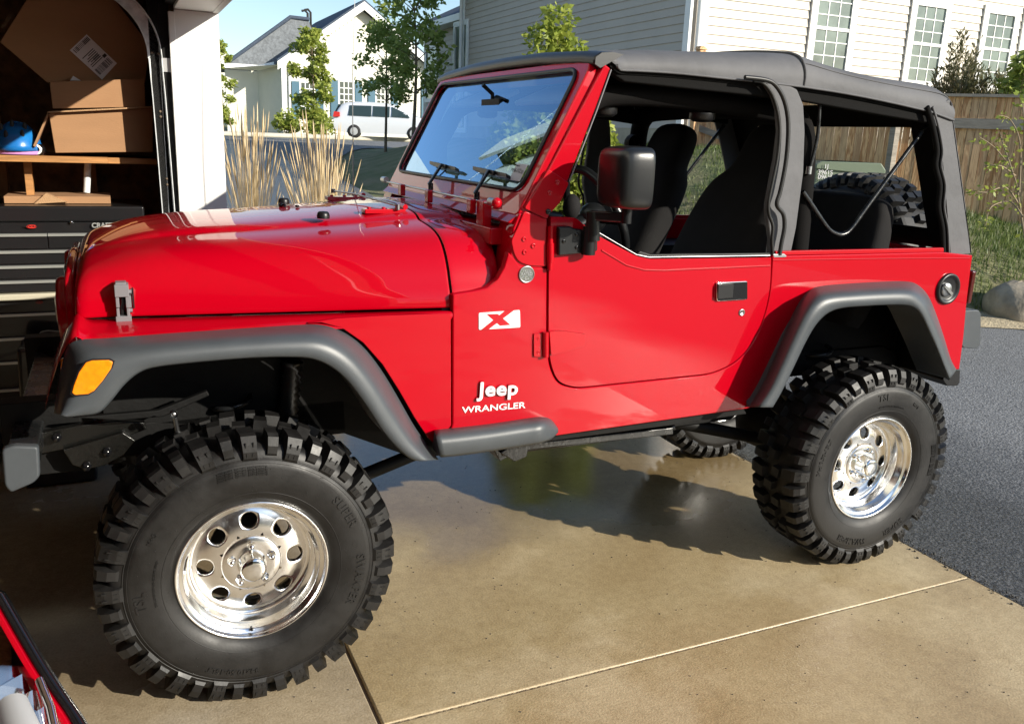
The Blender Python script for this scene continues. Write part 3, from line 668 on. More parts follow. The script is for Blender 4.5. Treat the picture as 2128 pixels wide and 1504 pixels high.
# registration sticker on the glass
o0 = WP(-.585, 1.492); 
ws = bpy.data.objects['windshield']
def gq(y, z, d=-.002): return WP(y, z)+Vector((.004+d, 0, -.002))
MB().add([gq(-.59,1.495), gq(-.505,1.495), gq(-.505,1.548), gq(-.59,1.548)], [(3,2,1,0)]).build('sticker', 'sticker_blue', ws) if False else None
mat('sticker_grey', (.42, .44, .50), .5)
MB().add([gq(-.592,1.496,-.004), gq(-.510,1.496,-.004), gq(-.510,1.548,-.004), gq(-.592,1.548,-.004)], [(3,2,1,0)]).build('inspection_sticker', 'sticker_grey', ws)
stk = bpy.data.objects['inspection_sticker']
for s, yy, zz, sz in (('MH6-112', -.530, 1.522, .019), ('12', -.578, 1.520, .016), ('VEHICLE', -.530, 1.540, .007)):
    tx = text_obj(s, 'sticker_lettering', 'ink', gq(yy, zz, -.006), (0,-1,0), WP(0,1.6)-WP(0,1.5), sz, .0002, stk, align='CENTER')
# header cap (black) and soft top
hc = []
for y in (-.705,-.69,-.6,-.3,0,.3,.6,.69,.705):
    k = abs(y)/.705; dz = -.018*k**4; 
    hc.append([Vector((x, y*(1 if k < .99 else 1), z+dz+.012*(1-k*k))) for x, z in ((1.080,1.858),(1.060,1.868),(1.062,1.888),(1.082,1.902),(1.12,1.906),(1.16,1.902))])
hq = MB().grid(hc)
for e in (0, -1): hq.add(hc[e], [tuple(range(6))])
hq.build('header_rail', 'black_plastic', car, weld=True)
stp = [V(u, v, -.57) for u, v in ((1300,103),(1360,107),(1430,109),(1500,111),(1570,112),(1620,112),(1650,113),(1680,126),(1720,139),(1800,158),(1880,170),(1930,177),(1965,184))]
shz = [(p.x, p.z) for p in stp]; shz[0] = (1.16, 1.897)
zbt = [(1.11,1.862),(1.17,1.842),(1.35,1.846),(1.55,1.842),(1.75,1.838),(1.90,1.834),(2.1,1.823),(2.3,1.806),(2.54,1.780),(2.66,1.756)]
rows = []; 
for x in (1.12,1.14,1.17,1.22,1.3,1.4,1.5,1.6,1.7,1.8,1.86,1.895,1.91,1.93,1.97,2.05,2.15,2.25,2.35,2.45,2.53,2.59,2.63,2.655,2.67):
    zb = interp(zbt, x); zs = interp(shz, x); sag = .010*sin((x-1.15)*9)
    if x < 1.15: zs = 1.893
    if x > 2.6: zs -= (x-2.6)**2*9
    hw = .70 if x < 1.15 else .672; ex = (x-2.6)*.6 if x > 2.6 else 0
    half = [(-hw, zb), (-hw-.003, lerp(zb, zs, .28)), (-hw+.006, lerp(zb, zs, .55)), (-hw+.03, lerp(zb, zs, .82)), (-.60, zs-.004), (-.55, zs+.004), (-.40, zs+.018), (-.2, zs+.026+sag*.3), (0, zs+.028+sag*.3)]
    row = [Vector((x, y, z)) for y, z in half]; rows.append(row+[Vector((p.x, -p.y, p.z)) for p in reversed(row[:-1])])
top = MB().grid(rows, flip=True); st = top.build('soft_top', 'soft_top', car, sub=2)
inn = MB().grid([[p+Vector((0, -.012 if p.y > .3 else .012 if p.y < -.3 else 0, -.012)) for p in r_] for r_ in rows]); inn.build('headliner', 'fabric_inner', st, sub=1)
# seam over the middle bow, hem along the skirt, stitch line
seam = [p+Vector((0,0,.001)) for p in rows[12][:9]]; MB().tube(spline([p+Vector((0,-.001,.002)) for p in rows[12]], 3), .0045, 6).build('bow_seam', 'soft_top', st)
MB().tube(spline([r_[0]+Vector((0,-.001,.0)) for r_ in rows[1:]], 2), .0042, 6).tube(spline([r_[-1]+Vector((0,.001,0)) for r_ in rows[1:]], 2), .0042, 6).split('hem', 'soft_top', st, tube=True)
MB().tube(spline([lerp(r_[2], r_[3], .5)+Vector((0,-.0015,.0)) for r_ in rows[12:]], 2), .0018, 6).build('stitch_line', 'soft_top', st)
both('side_header', [Vector((x, -.655, z)) for x, z in ((1.14,1.862),(1.5,1.85),(1.9,1.84),(2.3,1.812),(2.62,1.775),(2.62,1.735),(2.3,1.758),(1.9,1.79),(1.5,1.80),(1.2,1.808),(1.15,1.83))], (0, .03, 0), 'fabric_inner', st, .006)
# door surround pillar (grey fabric + black channel)
pil = L3([(1586,166),(1612,172),(1640,176),(1658,186),(1671,218),(1674,273),(1671,359),(1656,473),(1644,530),(1600,528),(1601,500),(1594,440),(1594,425),(1601,387),(1612,330),(1619,273),(1616,230),(1606,198),(1592,178)], -.675)
pl_ = both('top_pillar', pil, (0, .022, 0), 'soft_top', st, .008, seg=3)
ch = L3([(1548,161),(1590,166),(1612,178),(1630,210),(1638,259),(1634,330),(1622,395),(1615,418),(1616,430),(1628,446),(1630,473),(1624,505),(1620,530)], -.698)
MB().tube(spline(ch, 4), .0075, 8).mirror().split('door_channel', 'black_seal', pl_, tube=True)
ch = L3([(1566,168),(1584,172),(1602,192),(1614,225),(1620,268),(1616,325),(1604,385),(1597,420),(1598,445),(1606,470),(1604,500),(1606,530)], -.69)
MB().tube(spline(ch, 4), .006, 8).mirror().split('door_channel', 'black_seal', pl_, tube=True)
both('top_clip', L3([(1607,528),(1630,527),(1636,532),(1632,537),(1608,537)], -.70), (0, .03, 0), 'steel', st, .003)
# rear corner of the top
cor = L3([(1926,214),(1950,220),(1974,206),(1980,230),(1996,345),(2008,430),(2018,528),(1972,532),(1966,500),(1958,430),(1950,350),(1945,306),(1936,252)], -.668)
cr_ = both('top_corner', cor, (0, .014, 0), 'soft_top', st, .005)
zp = [(1926,222),(1938,262),(1947,312),(1944,345),(1953,385),(1950,430),(1958,475),(1960,530)]
MB().tube(spline(L3(zp, -.678), 4), [.010]*29, 8).build('zip_flap', 'fabric_inner', cr_); MB().tube(spline(L3([(u+12, v) for u, v in zp], -.676), 4), .005, 6).build('zip_flap', 'soft_top', cr_)
MB().prism(L3([(1945,262),(1953,262),(1968,430),(1976,526),(1966,526),(1957,420)], -.6705), (0, .003, 0)).build('fastener_strip', 'padding', cr_)
# rear curtain with window opening
a0 = V(1972, 212, -.668); a1 = V(2016, 526, -.668)
def RC(y, f): p = a0.lerp(a1, f); return Vector((p.x+.012, y, p.z))
rc = MB()
for (y0, y1, f0, f1) in ((-.668,-.47,0,1),(.47,.668,0,1),(-.47,.47,0,.16),(-.47,.47,.86,1)): rc.prism([RC(y0, f0), RC(y1, f0), RC(y1, f1), RC(y0, f1)], (-.012, 0, 0))
rc.build('rear_curtain', 'fabric_inner', st, .003)
rc = MB().prism([RC(-.668, 0)+Vector((.004,0,.0)), RC(.668, 0)+Vector((.004,0,0)), RC(.668, .12)+Vector((.004,0,0)), RC(-.668, .12)+Vector((.004,0,0))], (-.003, 0, 0)).build('rear_valance', 'soft_top', st, .002)
# bows
bw = MB(); bw.tube(spline(L3([(1690,190),(1701,196),(1703,225),(1698,290),(1682,355)], -.62), 4), .0065, 8).mirror(); b0 = bw.split('top_bow', 'black_metal', st, tube=True)
bw = MB(); bw.tube(spline(L3([(1668,398),(1700,446),(1722,476),(1738,486),(1752,487),(1768,476),(1800,432),(1860,350),(1925,262)], -.62), 4), .0085, 10).mirror(); bw.split('top_bow', 'black_metal', st, tube=True)
MB().tube(L3([(1682,346),(1680,362)], -.62), .011, 10).build('bow_joint', 'steel', b0)

# ---------------- roll cage
rb = MB()
hoop = spline([(2.06,-.58,.95),(2.05,-.575,1.4),(2.04,-.56,1.66),(2.03,-.50,1.74),(2.03,-.40,1.765),(2.03,0,1.775),(2.03,.40,1.765),(2.03,.50,1.74),(2.04,.56,1.66),(2.05,.575,1.4),(2.06,.58,.95)], 5)
rb.tube(hoop, .042, 12)
for s in (-1, 1):
    rb.tube(spline([(2.03,s*.52,1.74),(1.6,s*.53,1.775),(1.25,s*.55,1.775),(1.12,s*.57,1.74),(1.06,s*.59,1.64),(.93,s*.62,1.40)], 5), .036, 10)
rb.build('roll_bar', 'padding', car)
q = MB()
for s in (-1, 1):
    for x in (1.22, 1.62): q.lathe([(0,.045),(-.02,.045),(-.03,.03),(-.032,0)], (x, s*.50, 1.735), 'z', 20)
q.split('speaker_pod', 'black_plastic', car)
q = MB()
for s in (-1, 1):
    q.prism([(2.02,s*.515,1.62),(2.02,s*.565,1.62),(1.96,s*.56,.98),(1.96,s*.51,.98)], (.004,0,0)); q.lathe([(-.03,.04),(.0,.045),(.02,.03),(.03,0)], (2.0, s*.55, 1.62), 'y', 16)
q.build('seat_belt', 'belt', car)
# ---------------- seats
def loft(st, n=20, pw=.55, yc=0):
    rows = []
    for (x, z, w, t, tilt) in st:
        row = []
        for k in range(n):
            a = 2*pi*k/n; cx = abs(cos(a))**pw*(1 if cos(a) > 0 else -1); sy = abs(sin(a))**pw*(1 if sin(a) > 0 else -1)
            row.append((x+t*cx*cos(tilt), yc+w*sy, z-t*cx*sin(tilt)))
        rows.append(row)
    return rows
def cap(mb, row): c = sum((Vector(p) for p in row), Vector())/len(row); mb.add(list(row)+[c], [(i, (i+1) % len(row), len(row)) for i in range(len(row))], True)
def seat(yc):
    s_ = MB(); SX = .10
    B = [(1.70,.99,.20,.05,.35),(1.70,1.02,.235,.085,.35),(1.745,1.15,.25,.09,.35),(1.80,1.28,.25,.085,.35),(1.86,1.40,.245,.08,.35),(1.90,1.475,.225,.075,.35),(1.922,1.515,.17,.066,.3),(1.94,1.545,.148,.06,.3),(1.965,1.60,.148,.062,.3),(1.99,1.665,.14,.06,.3),(2.0,1.70,.11,.048,.3),(2.005,1.713,.05,.02,.3)]
    B = [(x+SX+(z-.99)*.02, z, w, t, tl) for x, z, w, t, tl in B]; rows = loft(B, 20, .6, yc); s_.grid(rows, True); cap(s_, rows[-1]); cap(s_, rows[0])
    o = s_.build('front_seat', 'seat_cloth', car, weld=True, sub=1)
    c = MB(); rows = [[(x, yc+y*w, z) for (y, z) in ((-1,.93),(-1,1.03),(-.9,1.055),(-.5,1.06),(0,1.055),(.5,1.06),(.9,1.055),(1,1.03),(1,.93))] for x, w in ((1.20,.21),(1.215,.24),(1.4,.25),(1.6,.25),(1.74,.24))]
    c.grid(rows); c.add(rows[0], [tuple(range(9))]); c.build('seat_cushion', 'seat_cloth', o, sub=1)
seat(-.345); seat(.345)
s_ = MB(); rows = loft([(2.46,.92,.53,.06,.2),(2.48,1.0,.56,.08,.2),(2.515,1.2,.565,.075,.2),(2.54,1.40,.56,.065,.2),(2.55,1.445,.53,.045,.2),(2.553,1.455,.40,.01,.2)], 28, .4, 0); s_.grid(rows, True); cap(s_, rows[-1]); s_.build('rear_seat', 'seat_cloth', car, weld=True, sub=1)
# dash, steering wheel, column
d = MB(); d.prism([(.86,-.64,1.17),(.86,-.64,1.40),(.93,-.64,1.415),(1.02,-.64,1.40),(1.06,-.64,1.34),(1.04,-.64,1.17)], (0, 1.28, 0)); d.build('dashboard', 'black_plastic', car, .02, 3)
MB().ball(V(1188, 430, -.58), (.03,.03,.042), 16, 10).build('dash_pod', 'seat_cloth', car)
sc_ = Vector((1.30, -.345, 1.36)); ax = Vector((.9, 0, .42)).normalized(); e1 = Vector((0,1,0)); e2 = ax.cross(e1)
w_ = MB().tube([sc_+(e1*cos(2*pi*k/32)+e2*sin(2*pi*k/32))*.185 for k in range(33)], .0155, 8, False); w_.tube([sc_, sc_-ax*.32], [.035,.03], 10)
for a in (0, pi, -pi/2): w_.tube([sc_-ax*.02, sc_+(e1*cos(a)+e2*sin(a))*.18], .014, 6)
w_.ball(sc_-ax*.01, .055, 12, 8); w_.build('steering_wheel', 'mirror_plastic', car)
q = MB(); mp = Vector((1.02, -.02, 1.74)); q.obox(mp, (.010,0,0), (0,.085,0), (0,0,.022)); q.tube([mp, mp+Vector((-.0,0,.04)), mp+Vector((-.04,0,.07))], .008, 8); q.build('rear_view_mirror', 'chassis', car, .01)
for s in (-1, 1): MB().obox((1.13, s*.33, 1.775), (.07,0,.03), (0,.20,0), (0.004,0,-.008)).build('sun_visor', 'light_grey', car, .006)

# ---------------- side mirrors
def smirror(s):
    c = V(1297, 369, -.865); c.y *= -s; Q = []
    m_ = MB(); rows = []
    for t_, sc1, in ((-.055,.72),(-.046,.90),(-.025,.985),(.02,1.0),(.045,1.0),(.050,.97)):
        row = []
        for k in range(24):
            a = 2*pi*k/24; cx = abs(cos(a))**.35*(1 if cos(a) > 0 else -1); cz = abs(sin(a))**.35*(1 if sin(a) > 0 else -1)
            row.append((c.x+t_, c.y+.088*sc1*cx, c.z+.092*sc1*cz))
        rows.append(row)
    m_.grid(rows, True); cap(m_, rows[0]); 
    o = m_.build('side_mirror', 'mirror_plastic', car, weld=True, sub=1)
    MB().add([(c.x+.046, c.y+.082*abs(cos(2*pi*k/24))**.35*(1 if cos(2*pi*k/24) > 0 else -1), c.z+.086*abs(sin(2*pi*k/24))**.35*(1 if sin(2*pi*k/24) > 0 else -1)) for k in range(24)], [tuple(range(24))]).build('mirror_glass', 'chrome', o)
    Y = lambda y: s*-y
    a = MB(); p0 = V(1231, 448, -.745); p1 = V(1302, 452, -.85)
    for p in (p0, p1): p.y *= -s
    a.obox((p0+p1)/2, (p1-p0)/2, Vector((.012,0,0)), Vector((0,0,.0155))); a.tube([p1+Vector((0,0,-.018)), p1+Vector((0,0,.05))], .016, 12)
    a.tube([p0+Vector((0,0,.012)), V(1232, 500, -.745) if s < 0 else mir([V(1232, 500, -.745)])[0]], [.020,.022], 14)
    br = L3([(1155,470),(1178,469),(1190,474),(1212,477),(1236,476),(1236,520),(1224,524),(1155,530)], -.705)
    if s > 0: br = mir(br)
    a.prism(br, (0, -.02 if s < 0 else .02, 0)); cy = V(1224, 500, -.735) if s < 0 else mir([V(1224, 500, -.735)])[0]; a.tube([cy+Vector((0,0,-.044)), cy+Vector((0,0,.044))], .022, 16)
    a.build('mirror_arm', 'mirror_plastic', o, .006, 3)
    bq = MB()
    for (u, v) in ((1171,501),(1198,487),(1198,514)):
        p = V(u, v, -.724); p.y *= -s; bq.lathe([(0,.0075),(-.004 if s < 0 else .004,.006),(-.003 if s < 0 else .003,0)], tuple(p), 'y', 12)
    bq.split('mirror_bolt', 'black_gloss', o)
smirror(-1)
smirror(1)
# ---------------- wipers, washer, antenna
def wiper(y, L_=.30):
    a = MB(); base = Vector((.80, y, 1.415)); tip = WP(y, 1.525, -.022)
    a.tube([base, base+Vector((0,0,.035))], .010, 10)
    m1 = lerp(Vector((.795, y-.002, 1.45)), tip, .0); 
    a.obox((Vector((.792, y, 1.445))+WP(y+.04, 1.505, -.028))/2, (WP(y+.04, 1.505, -.028)-Vector((.792, y, 1.445)))/2*1.05, Vector((0,.0075,0)), Vector((-.004,0,.003)))
    o = a.build('wiper', 'black_metal', car, .003)
    b = MB(); e0 = WP(y-.09, 1.500, -.010); e1_ = WP(y+.21, 1.510, -.010); b.obox((e0+e1_)/2, (e1_-e0)/2, Vector((-.008,0,.004)), Vector((0,0,.006))); c1 = lerp(e0, e1_, .3); c2 = lerp(e0, e1_, .75)
    b.obox((c1+c2)/2+Vector((-.012,0,.003)), (c2-c1)/2, Vector((-.004,0,0)), Vector((0,0,.008))); b.tube([e1_+Vector((0,-.10,0)), e1_+Vector((-.01,-.08,-.04)), e1_+Vector((-.01,-.06,-.06))], .003, 6); b.build('wiper_blade', 'black_plastic', o)
wiper(-.43); wiper(.03)
# prop bar along the base of the windshield
q = MB().tube([(.775,-.62,1.425),(.775,.56,1.425)], .0040, 8); q.tube([(.775,-.645,1.432),(.775,-.60,1.432)], .0125, 12); q.tube([(.775,.53,1.432),(.775,.58,1.432)], .0125, 12); q.ball((.775,-.65,1.432), .016, 12, 8); o = q.build('hinge_rod', 'steel', car)
MB().ball((.775,-.652,1.432), .0165, 12, 8).build('rod_end', 'red_plain', o)
q = MB()
for y in (-.47, -.05, .28): q.box((.755, y-.02, 1.385), (.775, y+.02, 1.43))
q.box((.77,-.56,1.35),(.80,-.50,1.43)); q.split('frame_bracket', 'red_plain', car, bevel=.004)
a0_ = Vector((.655, .62, 1.33)); MB().tube([a0_, a0_+Vector((0,0,.04))], .007, 8).tube([a0_, a0_+Vector((.0,0,.5)), a0_+Vector((.02,0,.98))], [.0022,.0018,.0012], 6).build('antenna', 'steel', car)
MB().lathe([(0,.012),(.008,.010),(.008,0)], (.655,.62,1.325), 'z', 12).build('antenna_base', 'black_plastic', car)

# ---------------- chassis, suspension, bumper
c = MB()
for s in (-1, 1):
    c.prism([(-.62,s*.37,.74),(-.3,s*.37,.76),(.35,s*.37,.78),(.6,s*.37,.64),(1.9,s*.37,.64),(2.15,s*.37,.80),(2.75,s*.37,.80),(2.95,s*.37,.72),(2.95,s*.37,.64),(2.7,s*.37,.70),(2.2,s*.37,.70),(1.95,s*.37,.54),(.6,s*.37,.54),(.35,s*.37,.66),(-.3,s*.37,.66),(-.62,s*.37,.64)], (0, s*.06, 0))
c.split('frame_rail', 'chassis', car, bevel=.005)
MB().box((.95,-.40,.50),(1.62,.40,.545)).prism([(.95,-.36,.545),(.88,-.36,.58),(.95,-.36,.46),(1.05,-.36,.50)], (0,.5,0)).tube([(.92,-.44,.53),(1.66,-.44,.545)], .014, 8).build('skid_plate', 'black_metal', car, .004)
MB().prism(L3([(1060,925),(1400,888),(1400,903),(1098,935),(1095,950),(1070,960),(1040,942)], -.52), (0, .14, 0)).build('transfer_case_guard', 'black_metal', car, .005)
both('rocker_panel', L3([(1080,925),(1400,883),(1552,860),(1545,848),(1160,899)], -.665), (0, .05, 0), 'chassis', car, .003)
for x in (0, 2.373):
    a = MB().tube([(x,-.6,AX),(x,.6,AX)], .038, 14); a.ball((x, -.15 if x else .2, AX), (.13,.12,.13), 14, 10); o = a.build('axle', 'chassis', car)
for x in (0, 2.373):
    for s in (-1, 1):
        sp_ = MB(); sp_.tube([(x+.055*cos(t_*2*pi*5.2/80), s*.43+.055*sin(t_*2*pi*5.2/80), AX+.10+.32*t_/80) for t_ in range(81)], .0085, 8); sp_.lathe([(0,.065),(.02,.065)], (x, s*.43, AX+.08), 'z', 20); sp_.build('coil_spring', 'black_metal', car)
for s in (-1, 1):
    k = MB().tube([(.13, s*.46, AX+.04), (.155, s*.45, AX+.27)], .024, 16); k.build('shock_absorber', 'light_grey', car)
    k = MB().tube([(.155+.0012*j, s*.45, AX+.26+.011*j) for j in range(24)], [.035 if j % 2 else .027 for j in range(24)], 14).build('shock_boot', 'black_plastic', car)
    MB().tube([(2.25, s*.45, AX+.02), (2.15, s*.43, AX+.36)], .026, 14).build('shock_absorber', 'chassis', car)
    MB().tube([(2.30, s*.47, AX+.10),(2.30, s*.47, AX+.18)], .065, 16).build('bump_stop', 'black_metal', car)
    MB().tube([(.08, s*.40, AX-.02), (.85, s*.36, .60)], .024, 10).tube([(2.3, s*.42, AX-.02), (1.55, s*.36, .58)], .026, 10).split('control_arm', 'chassis', car, tube=True)
    lk = MB().tube([V(362, 862, -.62) if s < 0 else mir([V(362, 862, -.62)])[0], (V(372, 912, -.60) if s < 0 else mir([V(372, 912, -.60)])[0])], .0065, 8); e = V(361, 860, -.635); e.y *= -s; lk.lathe([(-.01,.010),(.01,.010)], tuple(e), 'y', 12).ball(e, .009, 10, 6); lk.build('sway_bar_link', 'steel', car)
MB().tube([(-.12,-.55,AX-.02),(-.12,.55,AX+.03)], .018, 10).tube([(-.10,-.45,AX+.05),(-.10,.40,.62)], .018, 10).build('steering_linkage', 'black_metal', car)
q = MB().prism(L3([(82,905),(240,876),(300,880),(312,905),(258,950),(215,968),(178,975),(132,950),(120,935),(82,940)], -.46), (0,.02,0)).build('shackle_bracket', 'wet_black', car, .003) if False else None
mat('wet_black', (.005,.005,.0045), .25, var=.5, vscale=120, bump=.5, bscale=300, bdist=.002)
for s in (-1, 1):
    P1 = L3([(82,900),(160,884),(240,874),(300,878),(306,892),(262,908),(180,925),(82,944)], -.50); P2 = L3([(130,935),(255,898),(282,915),(256,946),(216,968),(180,976),(150,966)], -.52); PR = L3([(150,868),(330,852),(430,812),(436,822),(340,866),(250,874)], -.56)
    if s > 0: P1, P2, PR = mir(P1), mir(P2), mir(PR)
    sh = MB().prism(P1, (0, -s*.03, 0)).prism(P2, (0, -s*.02, 0)).build('bumper_bracket', 'wet_black', car, .004)
    bq = MB()
    for (u, v) in ((118,908),(222,938),(180,968),(292,948)): p = V(u, v, -.52); p.y *= -s; bq.lathe([(0,.014),(s*.014,.012),(s*.016,0)], tuple(p), 'y', 6)
    bq.split('bracket_bolt', 'black_gloss', sh); MB().prism(PR, (0, -s*.02, 0)).build('fender_brace', 'chassis', car, .004)
bz = V(45, 930, -.70); 
ep = rnd(L3([(3,934),(28,926),(80,928),(83,990),(70,1004),(22,1025),(9,1010)], -.70), .008, 3)
MB().prism(ep, (0, .03, 0)).build('bumper_end_cap', 'flare', car, .008, 3); MB().prism(mir(ep), (0, -.03, 0)).build('bumper_end_cap', 'flare', car, .008, 3)
MB().prism([Vector((p.x, -.668, p.z)) for p in L3([(10,938),(78,934),(80,985),(24,1015)], -.70)], (0, 1.336, 0)).build('front_bumper', 'black_metal', car, .006)
MB().box((-.46,-.42,.86),(-.40,.42,.92)).box((-.62,-.45,.64),(-.42,-.38,.86)).box((-.62,.38,.64),(-.42,.45,.86)).build('front_crossmember', 'chassis', car, .004)
# ================================================================ GROUND
def sstep(x): x = max(0, min(1, x)); return x*x*(3-2*x)
def ha(y): return interp([(-60,0),(2.2,0),(6,.10),(10,.38),(15,.75),(20,.95),(30,1.15),(60,1.5),(140,2.5),(400,4)], y)
def rx(y): return interp([(-60,8.6),(1.0,8.5),(2.2,7.9),(2.9,6.6),(3.6,5.0),(5,4.3),(8,4.0),(14.5,3.9),(18,4.6),(24,6.5),(30,9),(60,9)], y)   # right edge of the asphalt
def H(x, y):
    h = ha(y); d = x-rx(y)
    if d > 0 and y < 34:
        t = 1.62+.25*sstep((x-9)/10)-.30*sstep((y-20)/8)
        if y < 8: t = lerp(.62, t, sstep((y-3.0)/4.6)) if x > 8.2 else lerp(.5, t, sstep((y-2.5)/4.5))
        h = max(h, lerp(h, max(t, h), sstep(d/3.4)))*(1-sstep((y-26)/8))+ha(y)*sstep((y-26)/8)
    if x < -2.2 and y > 4: h += .12*sstep((-2.2-x)/3)
    return h
def sheet(name, xs, ys, dz, m, kind='structure', test=None, lab=None, cat=None):
    mb = MB(); rows = [[(x, y, H(x, y)+dz) for x in xs] for y in ys]; mb.grid(rows, flip=True)
    if test:
        mb.f = [f for f in mb.f if test(sum(mb.v[i][0] for i in f)/4, sum(mb.v[i][1] for i in f)/4)]; mb.sm = [True]*len(mb.f)
    return tag(mb.build(name, m), lab, cat, None, kind)
def fr(a, b, s): n = max(1, int(round((b-a)/s))); return [a+(b-a)*i/n for i in range(n+1)]
lawn = mat('lawn', (.095,.13,.04), .95, col2=(.23,.20,.11), vscale=1.7, bump=.8, bscale=30, bdist=.03)
def coords(mid_lo, mid_hi, s, lo, hi):
    out = fr(mid_lo, mid_hi, s); q = s
    x = mid_hi
    while x < hi: q *= 1.5; x += q; out.append(min(x, hi))
    x = mid_lo; q = s
    while x > lo: q *= 1.5; x -= q; out.insert(0, max(x, lo))
    return out
sheet('ground', coords(-6, 20, .35, -1500, 1500), coords(-4, 34, .35, -300, 1500), -.035, 'lawn')
def asph(name):
    m = mat(name, (.045, .047, .05), .85, col2=(.30,.305,.31), vscale=95, bump=1.0, bscale=75, bdist=.010, detail=2); n = m.node_tree; L = n.links; b = n.nodes['Principled BSDF']
    tc = n.nodes.new('ShaderNodeTexCoord'); sp = n.nodes.new('ShaderNodeTexNoise'); sp.inputs['Scale'].default_value = .55; sp.inputs['Detail'].default_value = 3; L.new(tc.outputs['Object'], sp.inputs['Vector'])
    sx = n.nodes.new('ShaderNodeSeparateXYZ'); L.new(tc.outputs['Object'], sx.inputs[0])
    # wet close to the washed car: distance from the slab
    a = n.nodes.new('ShaderNodeMath'); a.operation = 'MULTIPLY_ADD'; L.new(sp.outputs['Fac'], a.inputs[0]); a.inputs[1].default_value = 1.6; L.new(sx.outputs['X'], a.inputs[2])
    r = n.nodes.new('ShaderNodeMapRange'); r.inputs['From Min'].default_value = 4.2; r.inputs['From Max'].default_value = 5.2; r.inputs['To Min'].default_value = .42; r.inputs['To Max'].default_value = 1.0; L.new(a.outputs[0], r.inputs[0])
    old = b.inputs['Base Color'].links[0].from_socket; mx = n.nodes.new('ShaderNodeMix'); mx.data_type = 'RGBA'; mx.blend_type = 'MULTIPLY'; mx.inputs[0].default_value = 1
    L.new(old, mx.inputs[6]); L.new(r.outputs[0], mx.inputs[7]); L.new(mx.outputs[2], b.inputs['Base Color'])
    r2 = n.nodes.new('ShaderNodeMapRange'); r2.inputs['From Min'].default_value = .42; r2.inputs['From Max'].default_value = 1; r2.inputs['To Min'].default_value = .32; r2.inputs['To Max'].default_value = .85; L.new(r.outputs[0], r2.inputs[0]); L.new(r2.outputs[0], b.inputs['Roughness'])
asph('asphalt'); mat('grit', (.05,.048,.045), .8, var=.5, vscale=40)
# asphalt built as strips whose right edge follows rx(y)
mb = MB(); rows = []
for y in coords(-4, 30, .4, -60, 60):
    xa = 2.714 if y < 4.2 else lerp(2.714, -1.5, sstep((y-4.2)/2.5)) if y < 26 else -1.5; xb = rx(y)
    if y > 26: xa = lerp(-1.5, -60, sstep((y-26)/5)); xb = lerp(xb, 60, sstep((y-27)/6))
    rows.append([(lerp(xa, xb, k/14), y, ha(y)-.004) for k in range(15)])
rows = [r for r in rows if r[0][1] < 40]
tag(mb.grid(rows, flip=True).build('driveway', 'asphalt'), None, None, None, 'structure')
mat('curb', (.50,.47,.40), .85, var=.1, vscale=8, bump=.3)
mb = MB(); mb.tube([(x, 40.3, ha(40.3)+.02) for x in range(-60, 61, 4)], .14, 6); q = []
for y in (-6,-4,-2,0,1,1.6,2.2,2.6,2.9,3.3,3.6,4.2,5,6.5): q.append((rx(y)+.05, y, ha(y)-.02))
tag(mb.build('curb', 'curb'), None, None, None, 'structure')
mat('mulch', (.26,.18,.11), .95, var=.5, vscale=30, bump=1, bscale=45, bdist=.03)
rows = [[(p[0]+o, p[1]+o*.35, H(p[0]+o, p[1]+o*.35)+dz) for o, dz in ((-.10,.004),(.0,.03),(.12,.05),(.30,.02),(.55,-.03))] for p in spline(q, 5)]
mat('dirt_edge', (.36,.30,.20), .95, var=.3, vscale=22, bump=.8, bscale=50, bdist=.015)
tag(MB().grid(rows, flip=True).build('dirt_edge', 'dirt_edge'), None, None, None, 'structure')
